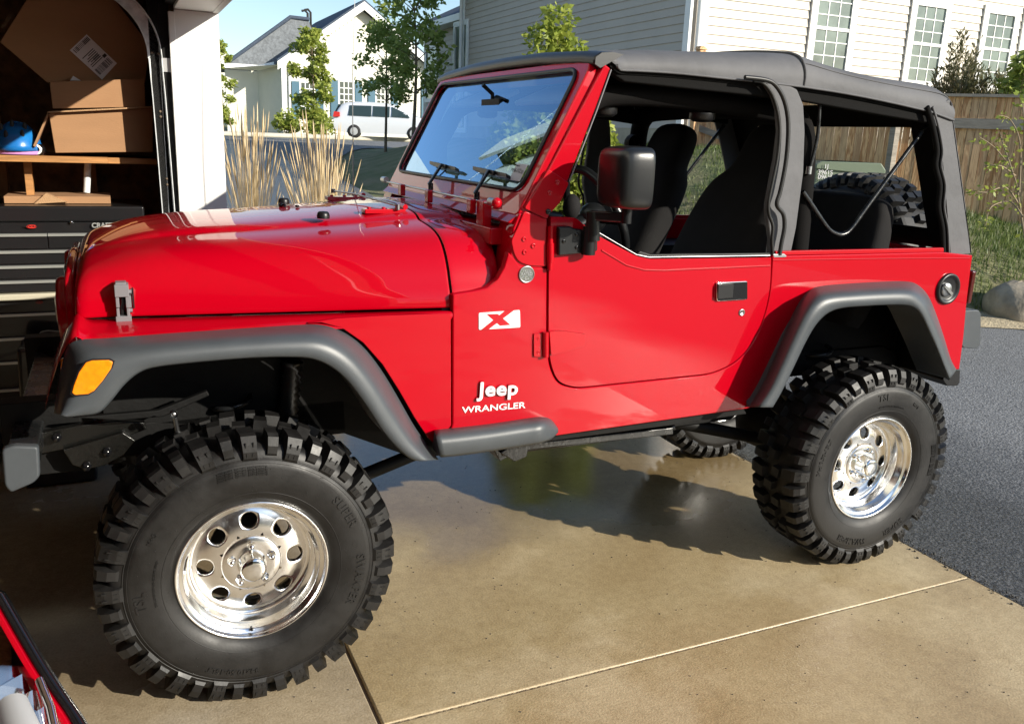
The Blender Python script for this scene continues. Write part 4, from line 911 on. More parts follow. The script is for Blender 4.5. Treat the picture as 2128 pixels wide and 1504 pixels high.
# concrete slabs
def conc(name, base, c2, wet_shade):
    m = mat(name, base, .8, col2=c2, vscale=2.3, detail=9); n = m.node_tree; L = n.links; b = n.nodes['Principled BSDF']; tc = n.nodes.new('ShaderNodeTexCoord')
    f = n.nodes.new('ShaderNodeTexNoise'); f.inputs['Scale'].default_value = 140; f.inputs['Detail'].default_value = 3; L.new(tc.outputs['Object'], f.inputs['Vector'])
    v = n.nodes.new('ShaderNodeTexNoise'); v.inputs['Scale'].default_value = 26; v.inputs['Detail'].default_value = 5; v.inputs['Roughness'].default_value = .75; L.new(tc.outputs['Object'], v.inputs['Vector'])
    old = b.inputs['Base Color'].links[0].from_socket; mx = n.nodes.new('ShaderNodeMix'); mx.data_type = 'RGBA'; mx.blend_type = 'MULTIPLY'; mx.inputs[0].default_value = 1
    cr = n.nodes.new('ShaderNodeValToRGB'); cr.color_ramp.elements[0].position = .3; cr.color_ramp.elements[0].color = (.62,.59,.54,1); cr.color_ramp.elements[1].position = .6; cr.color_ramp.elements[1].color = (1,1,1,1)
    av = n.nodes.new('ShaderNodeMath'); av.operation = 'MULTIPLY_ADD'; av.inputs[1].default_value = .5; L.new(f.outputs['Fac'], av.inputs[0]); hv = n.nodes.new('ShaderNodeMath'); hv.operation = 'MULTIPLY'; hv.inputs[1].default_value = .5; L.new(v.outputs['Fac'], hv.inputs[0]); L.new(hv.outputs[0], av.inputs[2])
    L.new(av.outputs[0], cr.inputs[0]); L.new(old, mx.inputs[6]); L.new(cr.outputs[0], mx.inputs[7])
    # hairline cracks and scuffs
    vo = n.nodes.new('ShaderNodeTexVoronoi'); vo.feature = 'DISTANCE_TO_EDGE'; vo.inputs['Scale'].default_value = .55; 
    wn = n.nodes.new('ShaderNodeTexNoise'); wn.inputs['Scale'].default_value = 3; wn.inputs['Detail'].default_value = 6; L.new(tc.outputs['Object'], wn.inputs['Vector'])
    va = n.nodes.new('ShaderNodeVectorMath'); va.operation = 'MULTIPLY_ADD'; L.new(wn.outputs['Color'], va.inputs[0]); va.inputs[1].default_value = (.5,.5,.5); L.new(tc.outputs['Object'], va.inputs[2]); L.new(va.outputs[0], vo.inputs['Vector'])
    c3 = n.nodes.new('ShaderNodeMapRange'); c3.inputs['From Max'].default_value = .004; c3.inputs['To Min'].default_value = .90; L.new(vo.outputs['Distance'], c3.inputs[0])
    m2 = n.nodes.new('ShaderNodeMix'); m2.data_type = 'RGBA'; m2.blend_type = 'MULTIPLY'; m2.inputs[0].default_value = 1; L.new(mx.outputs[2], m2.inputs[6]); L.new(c3.outputs[0], m2.inputs[7]); 
    # wetness mask: water round the washed car; its darkening is painted along the car's shadow
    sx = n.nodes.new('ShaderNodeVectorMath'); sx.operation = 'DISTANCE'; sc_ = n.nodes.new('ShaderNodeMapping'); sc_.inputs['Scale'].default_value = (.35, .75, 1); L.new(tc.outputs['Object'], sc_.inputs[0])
    L.new(sc_.outputs[0], sx.inputs[0]); sx.inputs[1].default_value = wet_shade
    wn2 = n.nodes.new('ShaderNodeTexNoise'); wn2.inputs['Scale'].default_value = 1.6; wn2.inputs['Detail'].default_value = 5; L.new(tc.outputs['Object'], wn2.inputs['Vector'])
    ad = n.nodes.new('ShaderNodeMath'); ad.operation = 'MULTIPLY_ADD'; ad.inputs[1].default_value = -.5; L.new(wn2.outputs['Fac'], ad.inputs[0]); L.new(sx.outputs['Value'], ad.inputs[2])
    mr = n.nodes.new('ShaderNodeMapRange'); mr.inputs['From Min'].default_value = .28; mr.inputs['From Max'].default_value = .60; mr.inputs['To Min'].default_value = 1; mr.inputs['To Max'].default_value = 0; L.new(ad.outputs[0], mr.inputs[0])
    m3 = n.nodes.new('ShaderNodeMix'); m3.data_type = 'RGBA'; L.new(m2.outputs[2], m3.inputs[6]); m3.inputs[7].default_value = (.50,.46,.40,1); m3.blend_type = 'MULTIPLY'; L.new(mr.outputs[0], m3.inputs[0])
    # damp, half dried patches with a clear edge
    dn = n.nodes.new('ShaderNodeTexNoise'); dn.inputs['Scale'].default_value = .85; dn.inputs['Detail'].default_value = 7; dn.inputs['Roughness'].default_value = .58; L.new(tc.outputs['Object'], dn.inputs['Vector'])
    dm = n.nodes.new('ShaderNodeMapRange'); dm.inputs['From Min'].default_value = .47; dm.inputs['From Max'].default_value = .53; L.new(dn.outputs['Fac'], dm.inputs[0])
    m4 = n.nodes.new('ShaderNodeMix'); m4.data_type = 'RGBA'; m4.blend_type = 'MULTIPLY'; m4.inputs[7].default_value = (.90,.87,.81,1); L.new(dm.outputs[0], m4.inputs[0]); L.new(m3.outputs[2], m4.inputs[6]); L.new(m4.outputs[2], b.inputs['Base Color'])
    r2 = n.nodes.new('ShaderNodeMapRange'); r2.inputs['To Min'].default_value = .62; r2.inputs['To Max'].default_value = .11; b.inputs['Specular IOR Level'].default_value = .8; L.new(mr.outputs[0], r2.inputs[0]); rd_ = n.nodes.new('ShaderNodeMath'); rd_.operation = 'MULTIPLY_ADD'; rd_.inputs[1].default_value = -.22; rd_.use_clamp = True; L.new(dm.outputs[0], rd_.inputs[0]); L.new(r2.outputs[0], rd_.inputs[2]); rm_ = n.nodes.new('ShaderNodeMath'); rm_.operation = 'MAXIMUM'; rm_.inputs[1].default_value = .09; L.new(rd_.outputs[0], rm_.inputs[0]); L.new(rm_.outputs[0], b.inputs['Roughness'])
    bp = n.nodes.new('ShaderNodeBump'); bp.inputs['Distance'].default_value = .004; L.new(f.outputs['Fac'], bp.inputs['Height'])
    r3 = n.nodes.new('ShaderNodeMapRange'); r3.inputs['To Min'].default_value = .28; r3.inputs['To Max'].default_value = .05; L.new(mr.outputs[0], r3.inputs[0]); L.new(r3.outputs[0], bp.inputs['Strength']); L.new(bp.outputs[0], b.inputs['Normal'])
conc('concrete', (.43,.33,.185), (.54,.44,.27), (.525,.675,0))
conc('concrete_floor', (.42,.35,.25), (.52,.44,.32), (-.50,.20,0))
def slab(name, x0, y0, x1, y1, m):
    return tag(MB().box((x0, y0, -.12), (x1, y1, 0)).build(name, m, bevel=.006, seg=2), None, None, None, 'structure')
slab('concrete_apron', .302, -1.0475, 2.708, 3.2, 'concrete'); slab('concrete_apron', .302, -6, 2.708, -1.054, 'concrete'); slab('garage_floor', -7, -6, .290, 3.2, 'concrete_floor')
mat('joint_sand', (.34,.27,.17), .95, var=.4, vscale=60, bump=1, bscale=90)
tag(MB().box((.28, -6, -.12), (.301, 3.2, -.012)).build('joint_filler', 'rock_dark'), None, None, None, 'structure'); tag(MB().box((.3015, -1.06, -.12), (2.709, -1.044, -.004)).build('joint_filler', 'joint_sand'), None, None, None, 'structure')
tag(MB().prism([VZ(590,1398,.002), VZ(700,1385,.002), VZ(792,1503,.002), VZ(800,1600,.002), VZ(600,1600,.002)], (0,0,.0015)).build('pale_patch', 'concrete_pale'), None, None, None, 'structure') if False else None

# ================================================================ GARAGE
gar = empty('garage', (0,0,0), 'open garage with white painted door jamb, bare stud walls and metal door track', 'garage')
G = MB(); G.box((.02, 1.335, 0), (.212, 1.352, 2.13)); G.build('door_jamb', 'white_trim', gar, .003)
MB().box((-.005, 1.33, 0), (.022, 1.358, 2.12)).build('jamb_stop', 'white_trim', gar, .002)
MB().box((.02, -5.2, 2.132), (.20, 1.352, 2.15)).build('header_soffit', 'white_trim', gar, .003)
MB().box((.185, -5.2, 2.128), (.215, 1.46, 2.27)).build('header_trim', 'white_trim', gar, .003)
MB().box((-.02, -5.2, 2.15), (.02, 1.36, 2.6)).build('header_beam', 'chassis', gar)
MB().box((-.05, 1.36, 0), (.0, 1.47, 2.40)).box((-.09, 1.36, 0), (-.052, 1.40, 2.40)).split('jamb_stud', 'chassis', gar)
def siding(p0, p1, z0, z1, course, m, parent, name='siding', topf=None, depth=.014, nrm=None):
    p0 = Vector(p0); p1 = Vector(p1); d = (p1-p0); Lh = d.length; d.normalize(); n = nrm or Vector((d.y, -d.x, 0)); mb = MB(); z = z0
    while z < z1-.001:
        zt = min(z+course, z1); a, b_ = (0, Lh)
        if topf:
            r = topf(zt)
            if r is None: break
            a, b_ = r
        A = p0+d*a; B = p0+d*b_
        mb.add([(A+n*depth)+Vector((0,0,z)), (B+n*depth)+Vector((0,0,z)), B+Vector((0,0,zt)), A+Vector((0,0,zt)), A+Vector((0,0,z)), B+Vector((0,0,z))], [(0,1,2,3),(4,5,1,0)]); z = zt
    return mb.build(name, m, parent)
siding((.196,1.46,0), (.196,2.08,0), .15, 2.27, .127, 'white_siding', gar, nrm=Vector((1,0,0)))
w = MB(); w.box((.0, 1.47, 0), (.19, 2.08, 2.40)).box((.05, -5.6, 2.15), (.185, 1.47, 2.40)); w.box((.05,-5.6,0),(.19,-4.6,2.15)); w.box((-6.6,-5.7,0),(.19,-5.6,2.42)); w.box((-6.7,-5.7,0),(-6.6,2.08,2.42)); w.build('front_wall', 'osb', gar)
far = MB(); far.box((-6.6, 2.05, 0), (.0, 2.075, 2.40)); far.build('osb_wall', 'osb', gar)
sd = MB()
for x in [-.38-.406*k for k in range(14)]: sd.box((x-.019, 1.96, 0), (x+.019, 2.05, 2.38))
sd.box((-6.6, 1.96, 2.38), (0, 2.05, 2.42)); sd.split('wall_stud', 'stud_wood', gar)
MB().box((-6.6, -5.6, 2.72), (.05, 1.6, 2.75)).build('ceiling', 'osb', gar)
rf = MB(); rk = MB(); yr = -1.75; ye = 2.10; zr_ = 2.42+(2.10+1.75)*.62
for s_ in (-1, 1):
    A = Vector((.30, yr+s_*(ye+.03-yr), 2.40)); B = Vector((.30, yr, zr_+.04)); rf.prism([A, B, B+Vector((0,0,.12)), A+Vector((0,0,.12))], (-7.2, 0, 0))
    rk.prism([A+Vector((.02,0,-.12)), B+Vector((.02,0,-.12)), B+Vector((.02,0,.09)), A+Vector((.02,0,.09))], (-.02, 0, 0))
rf.build('roof', 'roof_shingle', gar); rk.split('rake_board', 'white_trim', gar)
def gtf(z):
    if z <= 2.42: return (0, ye-.02-(-5.8))
    h = (z-2.42)/.62; return None if h > 3.8 else (h, (ye-.02+5.8)-h)
siding((.196,-5.8,0), (.196,ye-.02,0), 2.27, 5.0, .127, 'white_siding', gar, name='gable_siding', topf=gtf, nrm=Vector((1,0,0)))
# door track
tk = MB(); tz = V(352, 440, 1.36); X = lambda v: 0
vt = [(352,560),(350,440),(341,330),(330,200),(322,120)]
path = [V(u, v, 1.36) for u, v in vt]
def chan(path, wv, dv, m_, nm, par):
    mb = MB(); rows = []
    for i, p in enumerate(path):
        t = (path[min(i+1, len(path)-1)]-path[max(i-1, 0)]).normalized(); sx = Vector((0,1,0)).cross(t).normalized(); w_ = sx*wv
        rows.append([p-w_+Vector((0,-dv,0)), p-w_*.9, p+w_*.9, p+w_+Vector((0,-dv,0))])
    return mb.grid(rows, smooth=False).build(nm, m_, par, solid=.003)
tk = chan(path, .026, .030, 'galvanised', 'door_track', gar)
arc = spline([V(322,122,1.36), V(316,88,1.36), V(300,50,1.36), V(272,14,1.36), V(228,-20,1.36), V(150,-50,1.36), V(0,-80,1.36)], 5)
chan(arc, .028, .035, 'galvanised', 'door_track', gar)
MB().box((path[-1].x+.03, 1.352, path[-1].z-.06), (.0, 1.360, path[-1].z-.0)).build('track_bracket', 'galv_bracket', tk)
q = MB()
for u, v in ((333,232),(334,243),(347,372),(348,384),(316,110),(330,112)): p = V(u, v, 1.356); q.ball(p, (.006,.004,.006), 8, 5)
q.split('track_bolt', 'rock_dark', tk)
# rolled-up overhead door
dd = MB()
for k in range(4): dd.box((-2.75+k*.62, -4.6, 2.34), (-2.75+k*.62+.60, 1.30, 2.38))
dd.split('door_panel', 'white_trim', gar, bevel=.004)

# shelf and its load
YS = 1.48
shf = MB(); zl = V(0, 322, YS).z; zr = V(276, 318, YS).z; zsh = 1.705
zsh = V(150, 326, YS).z
tag(MB().box((-1.9, YS, zsh-.028), (-.30, 1.955, zsh)).box((-.30, YS+.06, zsh-.03), (-.02, 1.955, zsh-.002)).build('wooden_shelf', 'shelf_wood', bevel=.002), 'long pine shelf board on the garage wall above the tool chest', 'shelf')
sb = empty('shelf_bracket', (0,0,0), 'wooden post and grey pipe holding up the pine shelf', 'bracket')
MB().box((V(48,340,1.60).x, 1.60, 1.25), (V(64,340,1.60).x, 1.66, zsh-.03)).build('post', 'shelf_wood', sb, .002); MB().tube([V(183,330,1.7), V(180,400,1.7)], .016, 10).build('pipe', 'galvanised', sb)
def carton(name, near, off, lab, m='cardboard', **k):
    o = MB().prism(near, off).build(name, m, bevel=.003); return tag(o, lab, 'box', 'cardboard boxes on the garage shelf')
B1 = [V(u, v, 1.50) for u, v in ((101,234),(318,224),(318,316),(115,318))]
bx = carton('cardboard_box', B1, (0,.42,0), 'open brown cardboard box standing on the pine shelf, flap edge sunlit')
B2 = [V(u, v, 1.49) for u, v in ((103,171),(300,164),(302,222),(110,226))]
MB().prism(B2, (0,.006,0)).build('box_flap', 'cardboard', bx, .001); MB().prism([V(u, v, 1.47) for u, v in ((98,232),(318,221),(318,224),(98,235))], (0,.05,0)).build('flap_edge', 'cardboard_edge', bx)
MB().prism([V(u, v, 1.49) for u, v in ((98,236),(101,240),(73,306),(69,303))], (0,.2,0)).build('box_flap', 'cardboard', bx)
B3 = [V(u, v, 1.62) for u, v in ((-60,112),(0,78),(60,-20),(150,-60),(235,-10),(312,92),(302,170),(100,172),(0,92))]
B3 = [V(u, v, 1.56) for u, v in ((0,88),(55,0),(120,-45),(215,-30),(312,95),(302,172),(98,172))]
big = carton('large_carton', B3, (0,.30,0), 'large tilted brown shipping carton with white address label leaning on the open box')
lb = [V(u, v, 1.556) for u, v in ((145,105),(180,72),(243,132),(212,166))]
lo = MB().prism(lb, (0,-.001,0)).build('shipping_label', 'label_white', big)
ink = MB(); ex = (lb[2]-lb[1]); ey = (lb[0]-lb[1])   # along, across
def LP(a, b_): return lb[1]+ex*a+ey*b_+Vector((0,-.002,0))
def bar(a0, a1, b0, b1): ink.prism([LP(a0, b0), LP(a1, b0), LP(a1, b1), LP(a0, b1)], (0,-.0006,0))
for k in range(14): bar(.04, .16, .06+k*.062, .06+k*.062+random.choice((.018,.03,.04)))
for k in range(16): bar(.74, .92, .10+k*.05, .10+k*.05+random.choice((.012,.02,.032)))
for k in range(7): bar(.34+k*.05, .36+k*.05, .25, random.uniform(.6, .92))
bar(.62, .70, .05, .22)
for k in range(6): bar(.50, .60, .30+k*.05, .30+k*.05+.022)
ink.build('label_print', 'ink', lo)
MB().prism([V(u, v, 1.53) for u, v in ((146,168),(152,158),(168,168))], (0,-.001,0)).build('small_label', 'label_white', big)
tx = text_obj('FRAGILE', 'carton_print', 'rock_dark', V(8, 62, 1.553), V(40,10,1.553)-V(8,62,1.553), V(-30,40,1.553)-V(8,62,1.553), .02, .0003, big)
# helmet
hc_ = V(36, 292, 1.60); hz = zsh
hl = MB(); rows = []
for i in range(9):
    ph = i/8*pi/2; rows.append([(hc_.x+.105*cos(ph)*cos(2*pi*k/28), hc_.y+.125*cos(ph)*sin(2*pi*k/28), hz+.02+.125*sin(ph)*(1+.05*cos(2*pi*k/28*2))) for k in range(28)])
hel = tag(hl.grid(rows, True).build('bicycle_helmet', 'helmet_blue', solid=.012), 'small blue and pink child bicycle helmet on the pine shelf', 'helmet')
MB().lathe([(.0,.108),(.012,.113),(.022,.108)], (hc_.x, hc_.y, hz+.004), 'z', 28).build('helmet_rim', 'pink', hel)
vn = MB()
for dx, dz in ((-.055,.10),(-.01,.118),(.04,.108),(-.035,.07),(.03,.075),(-.07,.055)):
    d = Vector((dx, -sqrt(max(.0001, .118**2-dx*dx-dz*dz*.8)), dz)); vn.ball(hc_*1+Vector((d.x, d.y*1.02, hz+.02+d.z-hc_.z)), (.009,.006,.020), 8, 6)
vn.split('helmet_vent', 'ink', hel)
hn = empty('bicycle_lamp', (0,0,0), 'small chrome and black bicycle lamp lying beside the blue helmet', 'lamp'); p = V(82, 308, 1.55)
MB().lathe([(-.02,.0),(-.02,.022),(.0,.026),(.03,.024)], (p.x, p.y, zsh+.027), 'y', 16).build('lamp_body', 'black_gloss', hn); MB().lathe([(-.022,.014),(-.022,.022),(-.018,.024),(-.018,.013)], (p.x-.012, p.y, zsh+.027), 'y', 16).build('lamp_ring', 'white_trim', hn)
tag(MB().prism([V(0,260,1.55), V(3,260,1.55), V(6,324,1.55), V(0,324,1.55)], (0,.1,0)).build('green_carton', 'leaf_yellow'), 'yellow and green carton edge beside the blue helmet', 'box')

# tool chest (upper) and rolling cabinet (lower)
TY = 1.42
def tool(name, lab): return empty(name, (0,0,0), lab, 'tool chest')
tc_ = tool('tool_chest', 'black upper tool chest with silver drawer pulls, standing on the rolling cabinet')
zt = V(150, 428, TY).z; zb = V(60, 612, TY).z; xl = -1.25; xr_ = V(301, 480, TY).x
MB().box((xl, TY, zb+.012), (xr_, TY+.44, zt-.075)).build('chest_body', 'tool_black', tc_, .004)
MB().box((xl-.004, TY-.012, zt-.073), (xr_+.004, TY+.445, zt)).build('lid', 'tool_black', tc_, .01)
def at_tc(v): return V(60, v, TY).z
rows_v = [(483,517),(518,548),(549,578),(580,606)]
for i, (v0, v1) in enumerate(rows_v):
    z0, z1 = at_tc(v1), at_tc(v0); xs2 = [(xl+.01, xr_-.01)] if i else [(xl+.01, V(100, 500, TY).x-.002), (V(100, 500, TY).x+.002, xr_-.01)]
    for x0, x1 in xs2:
        d_ = MB().box((x0, TY-.008, z0+.002), (x1, TY+.01, z1-.002)).build('drawer', 'tool_black', tc_, .002); MB().prism([(x0, TY-.008, z1-.004), (x0, TY-.020, z1-.006), (x0, TY-.018, z1-.017), (x0, TY-.008, z1-.018)], (x1-x0, 0, 0)).build('drawer_pull', 'tool_trim', d_)
MB().lathe([(0,.007),(-.004,.006),(-.004,0)], tuple(V(148, 462, TY-.012)), 'y', 16).build('chest_lock', 'chrome', tc_)
text_obj('CRAFTSMAN', 'chest_lettering', 'tool_trim', V(191, 473, TY-.014), (1,0,0), (0,0,1), .031, .001, tc_, sx=.95, bold=.0012)
def oval(u, v, s, par):
    p = V(u, v, TY-.015); o = MB().add([(p.x+.022*s*cos(a), p.y, p.z+.008*s*sin(a)) for a in [2*pi*k/24 for k in range(24)]], [tuple(range(24))]).build('oval_badge', 'logo_red', par)
    text_obj('PROFORM' if False else 'TOOLS', 'badge_print', 'tool_black', p+Vector((-.030*s,-.001,-.003*s)), (1,0,0), (0,0,1), .011*s, .0003, par, sx=1.5, bold=.0004)
oval(66, 471, 1, tc_)
rc_ = tool('rolling_cabinet', 'black lower rolling tool cabinet with cream lipped top under the upper chest')
MB().box((xl, TY+.01, .12), (xr_+.01, TY+.45, zb-.02)).build('cabinet_body', 'tool_black', rc_, .004)
MB().box((xl-.02, TY-.03, zb-.022), (xr_+.03, TY+.46, zb+.008)).build('cabinet_lip', 'lip_cream', rc_, .008)
for k, (v0, v1) in enumerate(((648,695),(697,744),(746,800),(802,870))):
    z0, z1 = V(60, v1, TY).z, V(60, v0, TY).z; d_ = MB().box((xl+.02, TY-.0, z0+.003), (xr_-.01, TY+.02, z1-.003)).build('drawer', 'tool_black', rc_, .002)
    MB().box((xl+.02, TY-.012, z1-.018), (xr_-.01, TY+.0, z1-.006)).build('drawer_pull', 'tool_trim', d_)
for x in (xl+.1, xr_-.1): MB().lathe([(-.02,.05),(.02,.05)], (x, TY+.1, .055), 'x', 16).build('caster', 'rubber_far', rc_)
oval(82, 628, .8, rc_)
cl = tag(MB().box((V(10,420,1.55).x, 1.52, zt+.002), (V(230,420,1.55).x, 1.80, zt+.035)).build('flat_cardboard', 'cardboard', bevel=.002), 'flat torn cardboard lying on the lid of the tool chest', 'cardboard')
MB().prism([(V(70,415,1.5).x,1.5,zt+.002),(V(95,405,1.5).x,1.5,zt+.05),(V(140,415,1.5).x,1.5,zt+.012)], (0,.06,0)).build('torn_flap', 'cardboard_edge', cl)
# dark clutter below
tag(MB().prism([(-.75,1.1,0),(-.45,1.1,0),(-.42,1.1,.62),(-.72,1.1,.66)], (0,.2,0)).build('storage_bin', 'tool_black', bevel=.02, seg=3), 'black plastic bin on the garage floor behind the front bumper', 'bin')

# second red car, nose in the near left corner
rc2 = empty('parked_car', (0,0,0), 'red car in the next bay, only its headlamp corner shows at lower left', 'car')
def NP(u, v, z): return VZ(u, v, z)
zl_ = .72
# body wedge: front right corner seen from above
ed = [(0,1238,.86),(30,1290,.84),(62,1345,.82),(95,1400,.80),(128,1450,.78),(165,1504,.76),(200,1570,.74)]
E_ = [NP(*e) for e in ed]; print('parked car edge', [tuple(round(c, 2) for c in p) for p in (E_[0], E_[-1])])
dirn = Vector((-1, -.12, 0)).normalized()
rows = [[p+Vector((.004,.006,-.45)) for p in E_], [p+Vector((.003,.006,-.05)) for p in E_], E_, [p+dirn*.015+Vector((0,0,.012)) for p in E_]]
bs = MB().grid([spline(r_, 4) for r_ in rows]).build('bumper', 'black_gloss', rc2, solid=.01)
E2 = [p+dirn*.016+Vector((0,0,.012)) for p in E_]
rows = [[p+dirn*a+Vector((0,0,b_)) for p in E2] for a, b_ in ((0,0),(.004,.004),(.008,.003),(.012,-.003))]
MB().grid([spline(r_, 4) for r_ in rows]).build('fender_edge', 'red_paint', rc2, solid=.004)
E3 = [p+dirn*.012+Vector((0,0,-.006)) for p in E2]
rows = []
for j in range(9):
    rows.append([p+dirn*(.035*j)+Vector((0, 0, (.006 if (j+i) % 2 else -.010)+.004*j)) for i, p in enumerate(spline(E3, 3))])
MB().grid(rows, smooth=False).build('lamp_reflector', 'chrome', rc2)
MB().grid([[p+dirn*a+Vector((0,0,.02+b_)) for p in spline(E3, 3)] for a, b_ in ((0,0),(.08,.018),(.16,.026),(.30,.03))]).build('lamp_lens', 'clear_lens', rc2)
pc = NP(75, 1440, .80); MB().tube([pc+Vector((-.03,-.02,0)), pc+Vector((-.01,-.10,-.01)), pc+Vector((.0,-.30,-.03))], [.022,.028,.03], 16).build('lamp_pod', 'light_grey', rc2); MB().tube([NP(82,1412,.82), NP(105,1470,.81), NP(120,1540,.80)], .006, 8).build('lamp_trim', 'chrome', rc2)
# rest of that car, running back into the bay (outside the frame)
y1 = E_[0].y; x1 = E_[0].x-.02; yc = y1-.95
rows = []
for x, hw, zb_, zt_ in ((x1-.30,.70,.30,.84),(x1-.45,.86,.24,.90),(x1-1.3,.88,.24,.98),(x1-1.5,.80,.9,1.02),(x1-2.1,.62,.95,1.36),(x1-3.2,.60,.95,1.38),(x1-4.0,.8,.3,1.0),(x1-4.4,.7,.35,.8)):
    rows.append([(x, yc+hw*a, zb_ if b_ == 0 else lerp(zb_, zt_, b_)) for a, b_ in ((-1,0),(-1.02,.5),(-.96,.88),(-.8,1),(0,1.02),(.8,1),(.96,.88),(1.02,.5),(1,0))])
MB().grid(rows).build('car_body', 'red_paint', rc2, sub=1)
for sx in (-.9,-3.5):
    for sy in (-.85,.85): MB().lathe([(-.1,0),(-.1,.2),(-.09,.31),(.09,.31),(.1,.2),(.1,0)], (x1+sx, yc+sy, .31), 'y', 24).build('wheel', 'rubber_far', rc2)

# ================================================================ HOUSES
def window(par, o, ex, w_, h_, m='window_dark', frame_='white_trim', grid=(3,2), fw=.09, nrm=None, name='window', sash=True, muntin=.022):
    # o: lower-left point on the wall, ex: unit horizontal, nrm: outward
    o = Vector(o); ex = Vector(ex).normalized(); n = nrm; up = Vector((0,0,1))
    def bx_(mb, a0, a1, z0, z1, d0, d1):
        P = [o+ex*a+up*z+n*d0 for a, z in ((a0,z0),(a1,z0),(a1,z1),(a0,z1))]; mb.prism(P, n*(d1-d0))
    f = MB()
    bx_(f, -fw, w_+fw, -fw, 0, .016, .05); bx_(f, -fw, w_+fw, h_, h_+fw, .016, .05); bx_(f, -fw, 0, 0, h_, .016, .05); bx_(f, w_, w_+fw, 0, h_, .016, .05)
    fo = f.build(name, frame_, par)
    p = MB(); bx_(p, 0, w_, 0, h_, .018, .022); p.build('pane', m, fo)
    s_ = MB()
    if sash: bx_(s_, 0, w_, h_*.5-.025, h_*.5+.025, .022, .040)
    for half_ in (0, 1):
        z0, z1 = (0, h_*.5) if half_ == 0 else (h_*.5, h_)
        if not sash and half_ == 0: z0, z1 = 0, h_
        if not sash and half_ == 1: continue
        for i in range(1, grid[0]): a = w_*i/grid[0]; bx_(s_, a-muntin/2, a+muntin/2, z0, z1, .022, .030)
        for j in range(1, grid[1]): z = lerp(z0, z1, j/grid[1]); bx_(s_, 0, w_, z-muntin/2, z+muntin/2, .022, .032)
    s_.build('sash', frame_, fo); return fo
UX = Vector((1,0,0)); UY = Vector((0,1,0))
# grey house with its sunlit cream wing, right
gh = empty('grey_house', (0,0,0), 'grey clapboard house with cream sunlit end wall behind the fence', 'house')
C0 = VD(1430, 100, 13.6); cx, cy = C0.x, C0.y
yl = cy+9.3
zg = 1.86; ztop = 4.90
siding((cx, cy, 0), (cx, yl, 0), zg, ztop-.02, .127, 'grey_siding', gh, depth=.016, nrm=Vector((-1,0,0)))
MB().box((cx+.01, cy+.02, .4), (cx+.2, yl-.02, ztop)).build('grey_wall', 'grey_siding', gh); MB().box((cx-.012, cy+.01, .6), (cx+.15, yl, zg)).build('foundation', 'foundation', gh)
MB().box((cx-.03, cy-.02, zg), (cx+.02, cy+.12, 5.1)).box((cx-.03, yl-.12, zg), (cx+.02, yl, ztop)).build('corner_board', 'white_trim', gh, .003)
MB().box((cx-.03, cy, ztop), (cx+.03, yl, ztop+.24)).box((cx-.42, cy, ztop+.24), (cx+.03, yl+.3, ztop+.26)).box((cx-.44, cy, ztop+.20), (cx-.41, yl+.3, ztop+.40)).build('frieze', 'white_trim', gh)
rf = MB().prism([(cx-.45, cy-.2, ztop+.42), (cx+4.5, cy-.2, ztop+1.5), (cx+9, cy-.2, ztop+.42)], (0, yl-cy+.5, 0)).build('roof', 'roof_shingle', gh)
MB().tube([(cx-.10, yl-.10, zg+.1), (cx-.10, yl-.10, ztop-.05), (cx-.40, yl-.10, ztop+.25)], .045, 8).tube([(cx-.47, cy, ztop+.33), (cx-.47, yl+.3, ztop+.33)], .06, 8).build('downspout', 'white_trim', gh)
MB().tube([(cx+.12, cy-.06, zg), (cx+.12, cy-.06, 5.1)], .045, 8).build('downspout', 'white_trim', gh)
def on_gx(u, v): return VX(u, v, cx)
a = on_gx(946, 175); b_ = on_gx(972, 50); wl = abs(on_gx(948,120).y-on_gx(971,120).y)
a_ = on_gx(948, 170)
window(gh, (cx, max(on_gx(948,120).y, on_gx(971,120).y), on_gx(960,178).z-1.0), -UY, wl, on_gx(960,55).z-on_gx(960,178).z+1.0, 'window_pale', grid=(1,1), nrm=Vector((-1,0,0)), fw=.12)
# rear wing beyond the grey wall (narrow shaded gable at the left)
MB().box((cx+.55, yl, .8), (cx+.7, yl+4.5, ztop-.3)).build('rear_wall', 'grey_siding', gh); siding((cx+.54, yl, 0), (cx+.54, yl+4.5, 0), 1.3, ztop-.4, .127, 'grey_siding', gh, nrm=Vector((-1,0,0)))
rx0 = cx+.54
pw = [VX(u, 150, rx0) for u in (888, 908)]; y0_, y1_ = sorted((pw[0].y, pw[1].y)); z0_ = VX(898, 205, rx0).z; z1_ = VX(898, 100, rx0).z
window(gh, (rx0, y1_, z0_), -UY, y1_-y0_, z1_-z0_, 'window_dark', grid=(1,1), nrm=Vector((-1,0,0)), fw=.1)
MB().prism([(rx0-.4, yl-.1, ztop-.35), (rx0+3.0, yl-.1, ztop+1.3), (rx0+6, yl-.1, ztop-.35)], (0, 5.2, 0)).build('roof', 'roof_shingle', gh); MB().box((rx0-.42, yl, ztop-.50), (rx0+.02, yl+5, ztop-.34)).build('frieze', 'white_trim', gh)
